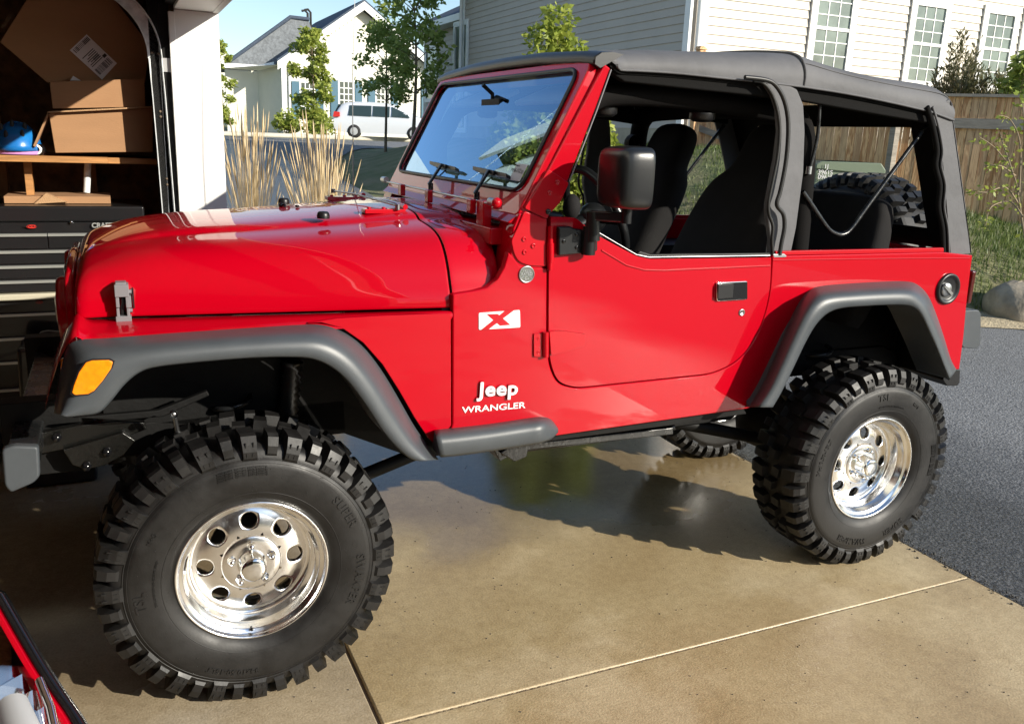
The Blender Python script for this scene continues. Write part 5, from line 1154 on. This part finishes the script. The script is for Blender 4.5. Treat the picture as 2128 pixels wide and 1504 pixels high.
# cream wall facing the sun
xw0 = cx+.30; cyw = cy+.10
sxm = lambda u: VD(u, 60, 14.3)
def on_gy(u, v): return V(u, v, cyw)
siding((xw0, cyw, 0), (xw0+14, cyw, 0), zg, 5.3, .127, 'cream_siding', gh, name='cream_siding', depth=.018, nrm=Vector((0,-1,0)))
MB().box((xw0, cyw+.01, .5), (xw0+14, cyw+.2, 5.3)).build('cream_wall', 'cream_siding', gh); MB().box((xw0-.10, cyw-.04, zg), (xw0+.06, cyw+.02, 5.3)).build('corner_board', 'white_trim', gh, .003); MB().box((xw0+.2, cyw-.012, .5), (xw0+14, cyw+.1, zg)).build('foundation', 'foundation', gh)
for (ul, ur, vt_, vb, mm) in ((1692,1762,-25,145,'window_pale'),(1892,1952,14,170,'window_pale'),(2040,2094,30,175,'window_pale'),(2122,2170,35,180,'window_pale')):
    p0 = on_gy(ul, (vt_+vb)/2); p1 = on_gy(ur, (vt_+vb)/2); z0 = on_gy((ul+ur)/2, vb).z; z1 = on_gy((ul+ur)/2, vt_).z
    window(gh, (p0.x, cyw, z0), UX, p1.x-p0.x, z1-z0, mm, grid=(3,3), nrm=Vector((0,-1,0)), fw=.13, muntin=.016)
# white gable house far left
wh = empty('white_gable_house', (0,0,0), 'white gable house with blue shutters and dark roof across the street', 'house')
D0 = 52; yh = VD(700, 200, D0).y
def PH(u, v, dy=0): return V(u, v, yh+dy)
gl = PH(573, 133); gp = PH(752, 10); gR = Vector((2*gp.x-gl.x, yh, gl.z)); zb0 = 1.0; cl_ = PH(590, 140)
xL = PH(588, 200).x; xR = 2*gp.x-xL; ze = lerp(gl.z, gp.z, (xL-gl.x)/(gp.x-gl.x))-.25
def tf(z):
    if z < ze: return (0, xR-xL)
    t = (z-ze)/(gp.z-.35-ze)
    return None if t >= 1 else ((gp.x-xL)*t, (xR-xL)-(gp.x-xL)*t)
MB().prism([(xL, yh+.02, zb0), (xR, yh+.02, zb0), (xR, yh+.02, ze), (gp.x, yh+.02, gp.z-.3), (xL, yh+.02, ze)], (0, .2, 0)).build('gable_wall', 'white_siding', wh)
siding((xL, yh, 0), (xR, yh, 0), zb0, gp.z-.3, .16, 'white_siding', wh, topf=tf, nrm=Vector((0,-1,0)))
siding((xL, yh, 0), (xL, yh+10, 0), zb0, ze, .16, 'white_siding', wh, nrm=Vector((-1,0,0)), name='side_siding')
dsl = (gp-gl); ov = .55
rfm = MB()
for (A, B) in ((gl, gp), (gp, gR)):
    rfm.prism([A+Vector((0,-ov,.0)), B+Vector((0,-ov,.0)), B+Vector((0,-ov,.22)), A+Vector((0,-ov,.22))], (0, 13, 0))
rfm.build('roof', 'roof_shingle', wh)
rk = MB()
for (A, B) in ((gl, gp), (gp, gR)): rk.prism([A+Vector((0,-ov-.03,-.34)), B+Vector((0,-ov-.03,-.34)), B+Vector((0,-ov-.03,.10)), A+Vector((0,-ov-.03,.10))], (0, .06, 0))
rk.box((xL-.06, yh-.06, zb0), (xL+.22, yh+.02, ze+.1)); rk.build('rake_board', 'white_trim', wh)
MB().tube([(xL+.35, yh-.12, ze), (xL+.35, yh-.12, zb0)], .07, 8).build('downspout', 'white_trim', wh)
# left wing with grey roof
wy_ = yh+2.2
def PW(u, v): return V(u, v, wy_)
wa = PW(466, 142); wb = PW(556, 140); wc = PW(604, 38)
MB().prism([PW(458, 142), PW(598, 142), PW(648, 62), PW(641, 42), PW(604, 38)], (0, 5, 0)).build('wing_roof', 'roof_grey', wh); MB().tube([PW(458,141), PW(604,36), PW(642,41)], .12, 6).build('ridge_cap', 'roof_shingle', wh)
x0w = PW(470, 200).x; MB().box((x0w, wy_-.02, .6), (PW(536, 200).x, wy_+.2, PW(500, 146).z)).build('wing_wall', 'white_siding', wh); siding((x0w, wy_-.05, 0), (PW(538,200).x, wy_-.05, 0), .8, PW(500,147).z, .16, 'white_siding', wh, nrm=Vector((0,-1,0)))
yw2 = wy_-.0; pA = PW(536, 200); 
siding((pA.x, wy_, 0), (xL, yh+.3, 0), .8, ze, .16, 'white_siding', wh, name='wing_siding', nrm=Vector((-.7,-.7,0)).normalized())
MB().prism([Vector((x0w-.3, wy_-.5, PW(500,146).z)), Vector((pA.x, wy_-.5, PW(500,146).z)), Vector((xL+.1, yh-.1, ze+.0)), Vector((xL+.1, yh-.1, ze+.25)), Vector((pA.x, wy_-.5, PW(500,146).z+.3)), Vector((x0w-.3, wy_-.5, PW(500,146).z+.3))], (0, .06, 0)).build('gutter', 'white_trim', wh)
for (ul, ur, vt_, vb) in ((626,652,172,246),(706,733,170,246),(783,808,170,246),(893,912,170,246)):
    p0 = PH(ul, 200); p1 = PH(ur, 200); z0 = PH(ul, vb).z; z1 = PH(ul, vt_).z; w_ = p1.x-p0.x
    f = window(wh, (p0.x, yh, z0), UX, w_, z1-z0, 'window_dark', grid=(3,3), nrm=Vector((0,-1,0)), fw=.10, muntin=.05)
    for sx in (-1, 1):
        xa = p0.x-.12-.42 if sx < 0 else p1.x+.12; sm = MB().box((xa, yh-.10, z0-.05), (xa+.42, yh-.03, z1+.05)); sm.build('shutter', 'shutter_blue', f, .01)
window(wh, (PW(577,200).x, (wy_+yh)/2-.2, PH(577,225).z), UX, .7, 2.2, 'window_dark', grid=(1,1), nrm=Vector((-.7,-.7,0)).normalized(), fw=.1) if False else None
for u, v0_, v1_ in ((608,70,40),(516,85,100)):
    pass
for (u, v) in ((640, 62), (646, 60)):
    p = V(u, v, yh+3); MB().tube([p, p+Vector((0,0,.9)), p+Vector((-.15,0,1.05)), p+Vector((-.35,0,1.0))], .07, 8).build('roof_vent', 'rubber_far', wh)
# slice of a further house behind the jamb
MB().prism([V(455,95,70), V(477,118,70), V(478,260,70), V(455,260,70), V(430,255,70), V(430,110,70)], (0, 3, 0)).build('cream_outbuilding', 'white_siding')
tag(bpy.data.objects['cream_outbuilding'], 'pale cream house end just right of the white garage jamb, far off', 'house')

# ================================================================ FENCE
fn = empty('wooden_fence', (0,0,0), 'weathered brown board fence stepping down the slope, grey rails', 'fence')
fa = Vector((cx+.05, cy-.25, 0)); fb = VD(1856, 300, 11.75); fb.z = 0; fc_ = VD(1985, 300, 11.45); fc_.z = 0; fdir = (fc_-fb).normalized(); fe = fb+fdir*9
pk = MB()
def run(p, q, zt0, zt1, zb0_, zb1):
    d = (q-p); L_ = d.length; d.normalize(); n = Vector((d.y, -d.x, 0)); 
    if n.dot(CAM_LOC-p) < 0: n = -n
    w_ = .094; k = 0; s = 0
    while s < L_:
        t = s/L_; z1 = lerp(zt0, zt1, t)+random.uniform(-.008, .008); z0 = lerp(zb0_, zb1, t)+.03; c = p+d*(s+w_/2)+n*random.uniform(.0,.006)
        pk.obox(c+Vector((0,0,(z0+z1)/2)), d*(w_/2-.0025), n*.008, Vector((0,0,(z1-z0)/2))); s += w_
    return n, d
tA0 = VD(1460, 104, 13.3).z; tB = VD(1856, 178, 11.75).z; tC = VD(1985, 200, 11.45).z
n1, d1 = run(fa, fb, VD(1460, 116, 13.3).z, VD(1856, 172, 11.75).z, 1.55, H(fb.x, fb.y)); n2, d2 = run(fb, fe, tC, tC, .62, .40)
pk.build('boards', 'fence_wood', fn)
rl_ = MB(); mat('rail_wood', (.27,.24,.20), .85, var=.25, vscale=6, stretch=(1,1,8), bump=.3, bscale=40)
ztB = VD(1856, 172, 11.75).z
for f0, f1 in ((.78,.78),(.20,.20)):
    A = fa+n1*.03+Vector((0,0,lerp(1.6,3.1,f0))); B = fb+n1*.03+Vector((0,0,lerp(.62,ztB,f1))); rl_.obox((A+B)/2, (B-A)/2, n1*.019, Vector((0,0,.045)))
for zz in (VD(2040, 258, 11.4).z, .62+.12):
    A = fb+n2*.03+Vector((0,0,zz)); B = fe+n2*.03+Vector((0,0,zz)); rl_.obox((A+B)/2, (B-A)/2, n2*.019, Vector((0,0,.062)))
A = fb+Vector((0,0,tC+.012)); B = fe+Vector((0,0,tC+.012)); rl_.obox((A+B)/2, (B-A)/2, n2*.06, Vector((0,0,.018)))
rl_.build('rails', 'rail_wood', fn)
for p in (fb, fb+fdir*2.4, fb+fdir*4.8): MB().box((p.x-.045+n2.x*.05, p.y-.045+n2.y*.05, .3), (p.x+.045+n2.x*.05, p.y+.045+n2.y*.05, tC+.03)).build('post', 'rail_wood', fn, .003)
pc_ = VD(1457, 104, 13.2); MB().box((pc_.x-.05, pc_.y-.05, 1.5), (pc_.x+.05, pc_.y+.05, pc_.z)).prism([(pc_.x-.07, pc_.y-.07, pc_.z), (pc_.x+.07, pc_.y-.07, pc_.z), (pc_.x+.03, pc_.y-.03, pc_.z+.05), (pc_.x-.03, pc_.y-.03, pc_.z+.05)], (0,.12,0)).build('capped_post', 'fence_wood', fn)

# green utility cabinet in front of the fence
ut = empty('utility_cabinet', (0,0,0), 'green metal utility cabinet with white number stickers in front of the board fence', 'cabinet')
DU = 7.9; ua = VD(1694, 350, DU); ub = VD(1840, 350, DU); uz1 = VD(1694, 334, DU).z; ud = (ub-ua); ud.z = 0; ul_ = ud.length; ud.normalize(); un = Vector((-ud.y, ud.x, 0)); gz = H(ua.x, ua.y)-.05
pts = [Vector((ua.x, ua.y, gz)), Vector((ua.x, ua.y, uz1-.03))+ud*0, Vector((ua.x, ua.y, uz1))+ud*.05, Vector((ua.x, ua.y, uz1))+ud*(ul_-.05), Vector((ua.x, ua.y, uz1-.06))+ud*ul_, Vector((ua.x, ua.y, gz))+ud*ul_]
MB().prism(pts, un*.75).build('cabinet_box', 'utility_green', ut, .02, 3)
MB().prism([p+Vector((0,0,.0))-un*.02 for p in (pts[1], pts[2], pts[3], pts[4])]+[pts[4]-un*.02-Vector((0,0,.05)), pts[1]-un*.02-Vector((0,0,.04))], un*.8).build('cabinet_lid', 'utility_green', ut, .01)
def UP(u, v): q = VD(u, v, DU-.035); return q
for s, u, v, z_ in (('1J', 1712, 350, .055), ('3961S', 1699, 362, .055), ('09619', 1699, 372, .055)): text_obj(s, 'number_sticker', 'label_white', UP(u, v), ud, (0,0,1), z_, .001, ut)

# ================================================================ PLANTS
def rv(r): 
    while True:
        p = Vector((random.uniform(-1,1), random.uniform(-1,1), random.uniform(-1,1)))
        if p.length < 1: return p*r
def leaves(mb, c, R, n, size, droop=.2, flat=.6):
    R = Vector(R) if not isinstance(R, (int, float)) else Vector((R, R, R))
    for _ in range(n):
        q = rv(1); q = q.normalized()*(q.length**.5); p = Vector((c[0]+q.x*R.x, c[1]+q.y*R.y, c[2]+q.z*R.z))
        a = rv(1).normalized(); a.z = a.z*flat-droop; a.normalize(); b_ = a.cross(rv(1)).normalized(); l = size*random.uniform(.6, 1.25); w_ = l*.30
        mb.add([p, p+a*l*.45+b_*w_, p+a*l, p+a*l*.45-b_*w_], [(0,1,2,3)])
def tree(name, base, h, cr, n, size, lm, lab, trunk_r=.04, clumps=26, crown0=.3, cat='tree', group=None, narrow=1.0, seed=1, solidm=None):
    random.seed(seed); base = Vector(base); r = empty(name, (0,0,0), lab, cat, group); tk = MB(); top = base+Vector((random.uniform(-.1,.1)*h*.2, 0, h)); mid = base.lerp(top, .5)+Vector((random.uniform(-.02,.02)*h, random.uniform(-.02,.02)*h, 0))
    ax = spline([base, mid, top], 6); tk.tube(ax, [trunk_r*(1-.85*i/(len(ax)-1)) for i in range(len(ax))], 7); lf = MB()
    for k in range(clumps):
        t = lerp(crown0, 1, (k+random.random())/clumps); p = ax[min(len(ax)-1, int(t*(len(ax)-1)))]
        prof_ = sin(pi*min(1, ((t-crown0)/(1-crown0))*.85+.12))**.7*(1-.35*((t-crown0)/(1-crown0))*narrow); an = k*2.4+random.uniform(-.5,.5); rad = cr*prof_*random.uniform(.35, 1)
        e = p+Vector((cos(an)*rad, sin(an)*rad, rad*.55+random.uniform(-.1,.1)*cr)); e.z = min(e.z, base.z+h*1.02); tk.tube([p, p.lerp(e, .5)+Vector((0,0,.04*cr)), e], [trunk_r*.35*(1.1-t*.6), trunk_r*.2, trunk_r*.08], 4, False)
        for _ in range(3): 
            s = cr*random.uniform(.13, .30); c = e+rv(cr*.18); leaves(lf, c, (s, s, s*.8), max(4, int(n/clumps/3*random.uniform(.5,1.5))), size)
    tk.build('trunk', 'bark', r); lf.build('crown', lm, r); return r
def gp_(u, v, D): p = VD(u, v, D); return p
def rooted(u, D, z=None): p = VD(u, 250, D); p.z = H(p.x, p.y)-.05 if z is None else z; return p
def h_to(u, v, D, base): return VD(u, v, D).z-base.z
b0_ = rooted(653, 36); tree('young_tree', b0_, h_to(653, 62, 36, b0_), .95, 5200, .17, 'leaf_yellow', 'bright yellow-green young tree before the white house, left of the van', .05, 30, .22, seed=3)
b0_ = rooted(801, 24); tree('young_tree', b0_, h_to(800, 52, 24, b0_), .95, 2300, .13, 'leaf_green', 'dark green young tree in front of the silver minivan', .045, 26, .40, seed=5)
b0_ = rooted(858, 22); tree('tall_tree', b0_, h_to(850, -60, 22, b0_), 1.0, 2700, .15, 'leaf_green', 'tallest thin-trunked tree, beside the grey house, running out of the picture top', .055, 34, .34, seed=8)
b0_ = rooted(463, 46); tree('slim_tree', b0_, h_to(463, 88, 46, b0_), .8, 2500, .2, 'leaf_yellow', 'pale green tree half hidden by the white garage jamb', .05, 18, .15, seed=11)
def bush(name, u, v_top, D, w_, n, size, lm, lab, z=None, hgt=None, seed=1, cat='bush', clumps=26, spiky=0):
    random.seed(seed); b_ = rooted(u, D, z); h = hgt or (VD(u, v_top, D).z-b_.z); r = empty(name, (0,0,0), lab, cat); st_ = MB(); lf = MB()
    for k in range(clumps):
        an = random.uniform(0, 2*pi); rr = w_*sqrt(random.random()); hh = h*(1-.45*(rr/w_)**2)*random.uniform(.45, 1); e = b_+Vector((cos(an)*rr, sin(an)*rr*.8, hh))
        st_.tube([b_+Vector((cos(an)*rr*.15, sin(an)*rr*.15, 0)), b_.lerp(e, .5)+Vector((cos(an), sin(an), 0))*rr*.15, e], [.014,.009,.003], 5, False)
        if spiky:
            for j in range(int(n/clumps)):
                t = random.uniform(.35, 1.03); p = (b_+Vector((0,0,.0))).lerp(e, t)+rv(w_*.10); a = (e-b_).normalized()*.8+rv(.8); a.normalize(); s = a.cross(rv(1)).normalized(); l = size*random.uniform(.6,1.3); lf.add([p, p+a*l*.5+s*l*.13, p+a*l, p+a*l*.5-s*l*.13], [(0,1,2,3)])
        else:
            leaves(lf, e, w_*.24, int(n/clumps*.6), size); leaves(lf, b_.lerp(e, .66), w_*.26, int(n/clumps*.4), size)
    st_.build('stems', 'twig', r); lf.build('foliage', lm, r); return r
bush('tall_shrub', 1165, 12, 9.2, .68, 22000, .085, 'leaf_yellow', 'sunlit yellow-green shrub standing before the grey clapboard wall, seen above and through the windshield', seed=4, clumps=70)
bush('hedge_bush', 568+30, 236, 48, .9, 900, .22, 'leaf_yellow', 'low yellow-green bush under the left window of the white house', seed=5, hgt=1.3); bush('hedge_bush', 668, 238, 48, .9, 900, .22, 'leaf_yellow', 'low bush between the two blue-shuttered windows of the white house', seed=6, hgt=1.3)
bush('olive_shrub', 1985, 62, 12.6, .62, 14000, .085, 'leaf_olive', 'olive grey shrub rising over the fence, left of the dark green one', seed=7, spiky=1, clumps=90); bush('olive_shrub', 2075, 105, 12.9, .85, 14000, .085, 'leaf_olive', 'darker olive shrub over the fence top below the last window', seed=9, spiky=1, clumps=90)
bush('leafy_shrub', 2135, 85, 11.9, .50, 3200, .12, 'leaf_green', 'glossy green shrub crossing the fence at the right edge of the photo', seed=12, clumps=40)
# sparse twiggy shrub in front of the fence
random.seed(21); sb_ = empty('twiggy_shrub', (0,0,0), 'sparse twiggy shrub with yellow-green leaves in front of the fence at the right', 'bush'); s1 = MB(); l1 = MB()
for path_ in ([(2140,560),(2118,420),(2105,360),(2070,310),(2035,285)],[(2120,430),(2090,390),(2050,400),(2020,395)],[(2118,400),(2120,300),(2100,250),(2075,240)],[(2110,365),(2080,345),(2045,345)],[(2125,450),(2100,420),(2060,430),(2048,470)],[(2128,350),(2128,250),(2122,200)],[(2105,360),(2085,300),(2078,275)]):
    P = spline([VD(u, v, 8.6+random.uniform(-.15,.15)) for u, v in path_], 5); s1.tube(P, [.010-.007*i/len(P) for i in range(len(P))], 5, False)
    for p in P[3:]: leaves(l1, p, .06, 3, .055)
s1.build('stems', 'twig', sb_); l1.build('foliage', 'leaf_yellow', sb_)
# ornamental grass clumps
def clump(u0, u1, vtop, vbase, D, n, lab, seed):
    random.seed(seed); r = empty('ornamental_grass', (0,0,0), lab, 'grass clump', 'feather grass clumps behind the hood'); c = VD((u0+u1)/2, vbase, D); half_ = .86*(u1-u0)/2/FPX*D; z0 = H(c.x, c.y); hh = VD(u0, vtop, D).z-z0; mb = MB(); hd = MB()
    for k in range(n):
        an = random.uniform(0, 2*pi); q = random.random(); sp_ = half_*q**.7; h = hh*random.uniform(.55, 1.0)*(1-.22*q*q); b_ = Vector((c.x+cos(an)*half_*.35*random.random(), c.y+sin(an)*half_*.35*random.random(), z0)); e = b_+Vector((cos(an)*sp_, sin(an)*sp_, h)); m_ = b_.lerp(e, .5)+Vector((-cos(an)*sp_*.12, -sin(an)*sp_*.12, 0)); w_ = .0022
        P = spline([b_, m_, e], 3); sd = Vector((cos(an+1.57), sin(an+1.57), 0)) if k % 2 else RT; mb.grid([[p-sd*w_*(1-i/len(P)*.5), p+sd*w_*(1-i/len(P)*.5)] for i, p in enumerate(P)], smooth=False)
        if k % 2 == 0: d = (e-m_).normalized(); P2 = [e-d*.02, e+d*.05, e+d*.12, e+d*.19]; hd.tube(P2, [.002,.0075,.006,.001], 4, False)
    for k in range(n//2):
        an = random.uniform(0, 2*pi); sp_ = half_*random.uniform(.5, 1.1); b_ = Vector((c.x, c.y, z0)); e = b_+Vector((cos(an)*sp_, sin(an)*sp_, hh*random.uniform(.15,.45))); m_ = b_.lerp(e, .5)+Vector((0,0,hh*.12)); P = spline([b_, m_, e], 3); mb.grid([[p-RT*.003, p+RT*.003] for p in P], smooth=False)
    mb.build('stalks', 'straw', r); hd.build('seed_heads', 'straw', r)
clump(468, 578, 238, 440, 8.6, 210, 'feather grass clump with straw plumes beside the white jamb', 2); clump(598, 735, 262, 440, 8.3, 250, 'feather grass clump with straw plumes standing right of its twin, left of the antenna', 5)
def rock(u, v, D, r, lab, m, seed):
    random.seed(seed); c = VD(u, v, D); c.z = H(c.x, c.y)+r[2]*.3; mb = MB(); rows = []
    for i in range(13):
        ph = -pi/2+pi*i/12; rows.append([Vector((c.x+r[0]*cos(ph)*cos(2*pi*k/20), c.y+r[1]*cos(ph)*sin(2*pi*k/20), c.z+r[2]*sin(ph)))+Vector((random.uniform(-1,1), random.uniform(-1,1), random.uniform(-1,1)))*.10*r[0] for k in range(20)])
    return tag(mb.grid(rows, True).build('boulder', m, sub=1, weld=True), lab, 'rock')
rock(487, 405, 8.0, (.30,.3,.24), 'tan boulder between the white jamb and the feather grass', 'rock', 3); rock(2122, 612, 8.6, (.34,.34,.26), 'grey-brown boulder in the soil at the right edge', 'rock', 4)
p_ = VD(815, 300, 24); mo = MB().ball((p_.x+1.5, p_.y, H(p_.x, p_.y)-.2), (1.3,1.2,.45), 24, 10).build('mulch_mound', 'mulch'); tag(mo, None, None, None, 'structure')
# lawn blades
random.seed(5); gb = MB()
def blades(n, xr_, yr_, hmin, hmax):
    for _ in range(n):
        x = random.uniform(*xr_); y = random.uniform(*yr_)
        if x < rx(y)+.25: continue
        if y > 3 and math.sin(x*3.1)*math.sin(y*2.7)+random.random()*.9 < -.15: continue
        z = H(x, y)-.035; h = random.uniform(hmin, hmax); a = random.uniform(0, 6.28); w_ = .006; d = Vector((cos(a), sin(a), 0)); l_ = rv(.4)*h; l_.z = 0
        gb.add([(x-d.x*w_, y-d.y*w_, z), (x+d.x*w_, y+d.y*w_, z), (x+l_.x, y+l_.y, z+h)], [(0,1,2)])
blades(30000, (4.2, 10.5), (2.6, 9), .04, .085); blades(9000, (7.8, 13), (1.5, 5.2), .05, .13)
tag(gb.build('lawn_grass', 'grass_blade'), 'short patchy green lawn grass', 'grass', None, 'stuff')

# ================================================================ MINIVAN
van = empty('minivan', (0,0,0), 'silver minivan parked across the street before the white house', 'van')
DV = 44; va = VD(694, 284, DV); vb_ = VD(870, 281, DV); vd = (vb_-va); vd.z = 0; vd.normalize(); vn_ = Vector((vd.y, -vd.x, 0)); 
if vn_.dot(CAM_LOC-va) < 0: vn_ = -vn_
z0v = H(va.x, va.y)+.0; z0v = VD(756, 288, DV).z
def PV(a, h, d=0): p = va+vd*a-vn_*d; return Vector((p.x, p.y, z0v+h))
Lr = 5.0; secs = [(0,.45,.95,1.02,.62),(.10,.35,1.0,1.35,.72),(.35,.25,1.02,1.68,.80),(.7,.25,1.02,1.76,.82),(2.6,.25,1.02,1.78,.82),(3.3,.25,1.02,1.60,.80),(4.05,.25,1.02,1.10,.82),(4.8,.25,.85,.90,.75),(5.05,.35,.7,.72,.6)]
rows = []
for (a, zl0, zb_, zt_, hw) in secs:
    pr = [(0,zl0),(-.02,(zl0+zb_)/2),(.0,zb_),(.10,lerp(zb_,zt_,.55)),(.22,lerp(zb_,zt_,.95)),(.5,zt_),(1.4,zt_),(1.68,lerp(zb_,zt_,.95)),(1.8,lerp(zb_,zt_,.55)),(1.9,zb_),(1.92,(zl0+zb_)/2),(1.9,zl0)]; rows.append([PV(a, h, d) for d, h in pr])
vb2 = MB().grid(rows); vb2.add(rows[0], [tuple(range(12))]); vb2.build('van_body', 'van_silver', van, sub=1)
for a0, a1, t0, t1 in ((.72,1.85,.78,1.02),(1.92,2.75,1.0,1.0),(2.85,3.75,1.0,.35)):
    P = [PV(a0, 1.08, -.02), PV(a1, 1.06, -.02), PV(a1 if t1 > .5 else a1-.15, 1.08+.48*t1, .13), PV(a0+.12*(1-t0)*2, 1.56, .13)]
    MB().prism(P, -vn_*.04).build('side_window', 'van_glass', van)
MB().prism([PV(-.02,1.10,.2), PV(-.02,1.10,1.7), PV(.22,1.60,1.6), PV(.22,1.60,.3)], -vd*.03).build('rear_window', 'van_glass', van)
MB().prism([PV(-.03,.98,-.0), PV(.32,1.0,-.03), PV(.30,1.22,.02), PV(.02,1.24,.05)], -vn_*-.05).build('tail_light', 'logo_red', van)
MB().prism([PV(-.05,.72,.7), PV(-.05,.72,1.1), PV(-.05,.86,1.1), PV(-.05,.86,.7)], -vd*.02).build('number_plate', 'label_white', van)
for a in (1.0, 3.95):
    c = PV(a, .33, .06); w_ = MB(); R0 = []
    for off, r in ((.0,.0),(.0,.18),(-.02,.19),(.01,.21)): pass
    def ringv(o, r): return [c+vn_*o+vd*r*cos(2*pi*k/24)+Vector((0,0,r*sin(2*pi*k/24))) for k in range(24)]
    MB().grid([ringv(-.15,.34), ringv(.05,.34), ringv(.10,.30), ringv(.10,.17)], True).build('tyre', 'rubber_far', van); MB().grid([ringv(.105,.19), ringv(.11,.17), ringv(.10,.05), ringv(.11,.0)], True).build('wheel', 'light_grey', van)

nb = empty('unseen_house', (0,0,0), 'unseen house added across the drive to darken reflections in the red paint', 'house')  # house added out of view to cut the bright horizon reflected in the paint
MB().box((2, -30, 0), (24, -22, 3.2)).build('wall', 'grey_siding', nb); MB().prism([(1.5,-30.5,3.2),(1.5,-26,6.2),(1.5,-21.5,3.2)], (23,0,0)).build('roof', 'roof_shingle', nb)
random.seed(31)
for k, (x, y, hh) in enumerate(((-9,-17,4.2),(-4,-19,5),(1,-20,4.6),(-14,-15,5.2),(27,-20,4.8))):  # tree row out of view, added to dim the horizon mirrored by the bodywork
    rr = empty('unseen_tree', (0,0,0), 'unseen broad tree added behind the photographer to darken reflections in the red paint', 'tree', 'unseen trees added behind the photographer'); MB().tube([(x,y,0),(x,y,hh*.5)], .14, 8).build('trunk', 'bark', rr); lf = MB()
    for j in range(14): c = Vector((x,y,hh*.55))+rv(hh*.38); leaves(lf, c, hh*.2, 60, .30)
    lf.build('crown', 'leaf_dark', rr)

ng = empty('white_garage', (0,0,0), 'white neighbouring garage beyond the jamb, seen only as a reflection in the windshield', 'garage')
MB().box((-8, 5.6, 0), (.15, 11.5, 2.62)).build('wall', 'white_siding', ng); MB().prism([(-8.3,5.25,2.62),(-8.3,8.5,3.25),(-8.3,11.8,2.62)], (8.75,0,0)).build('roof', 'roof_shingle', ng)
MB().box((-8.3, 5.18, 2.36), (.47, 5.24, 2.74)).build('gutter', 'white_trim', ng)
dr = MB()
for k in range(4): dr.box((-4.2, 5.57, .05+k*.56), (-1.0, 5.60, .59+k*.56))
dr.split('door_panel', 'grey_siding', ng)
random.seed(77); gt_ = MB()
for _ in range(500):
    x = random.uniform(-.4, 3.0); y = random.uniform(-2.2, 1.6); q = random.uniform(.0012, .0035); gt_.ball((x, y, q*.4), (q, q*random.uniform(.6,1), q*.6), 5, 3)
for _ in range(900):
    y = random.uniform(-2.2, 2.5); x = 2.712+abs(random.gauss(0, .025))*random.choice((1,1,1,-1)); q = random.uniform(.002, .006); gt_.ball((x, y, q*.4), (q, q, q*.7), 5, 3)
tag(gt_.build('grit', 'grit'), 'loose grit scattered on the concrete and along the asphalt edge', 'grit', None, 'stuff')

# ================================================================ put every empty at its thing's base
bpy.context.view_layer.update()
def allmesh(o):
    out = [o] if o.type == 'MESH' else []
    for c in o.children: out += allmesh(c)
    return out
for o in list(COL.objects):
    if o.parent or o.type != 'EMPTY' or o.location.length > 1e-6: continue
    lo = Vector((1e9,)*3); hi = -lo
    for m_ in allmesh(o):
        for c in m_.bound_box: w_ = m_.matrix_world @ Vector(c); lo = Vector(map(min, lo, w_)); hi = Vector(map(max, hi, w_))
    b_ = Vector(((lo.x+hi.x)/2, (lo.y+hi.y)/2, lo.z)) if lo.x < 1e8 else Vector()
    if o is car: b_ = Vector((1.18, 0, 0))
    o.location = b_
    for ch in o.children: ch.location = ch.location-b_
SC.cycles.max_bounces = 8; SC.cycles.transparent_max_bounces = 12
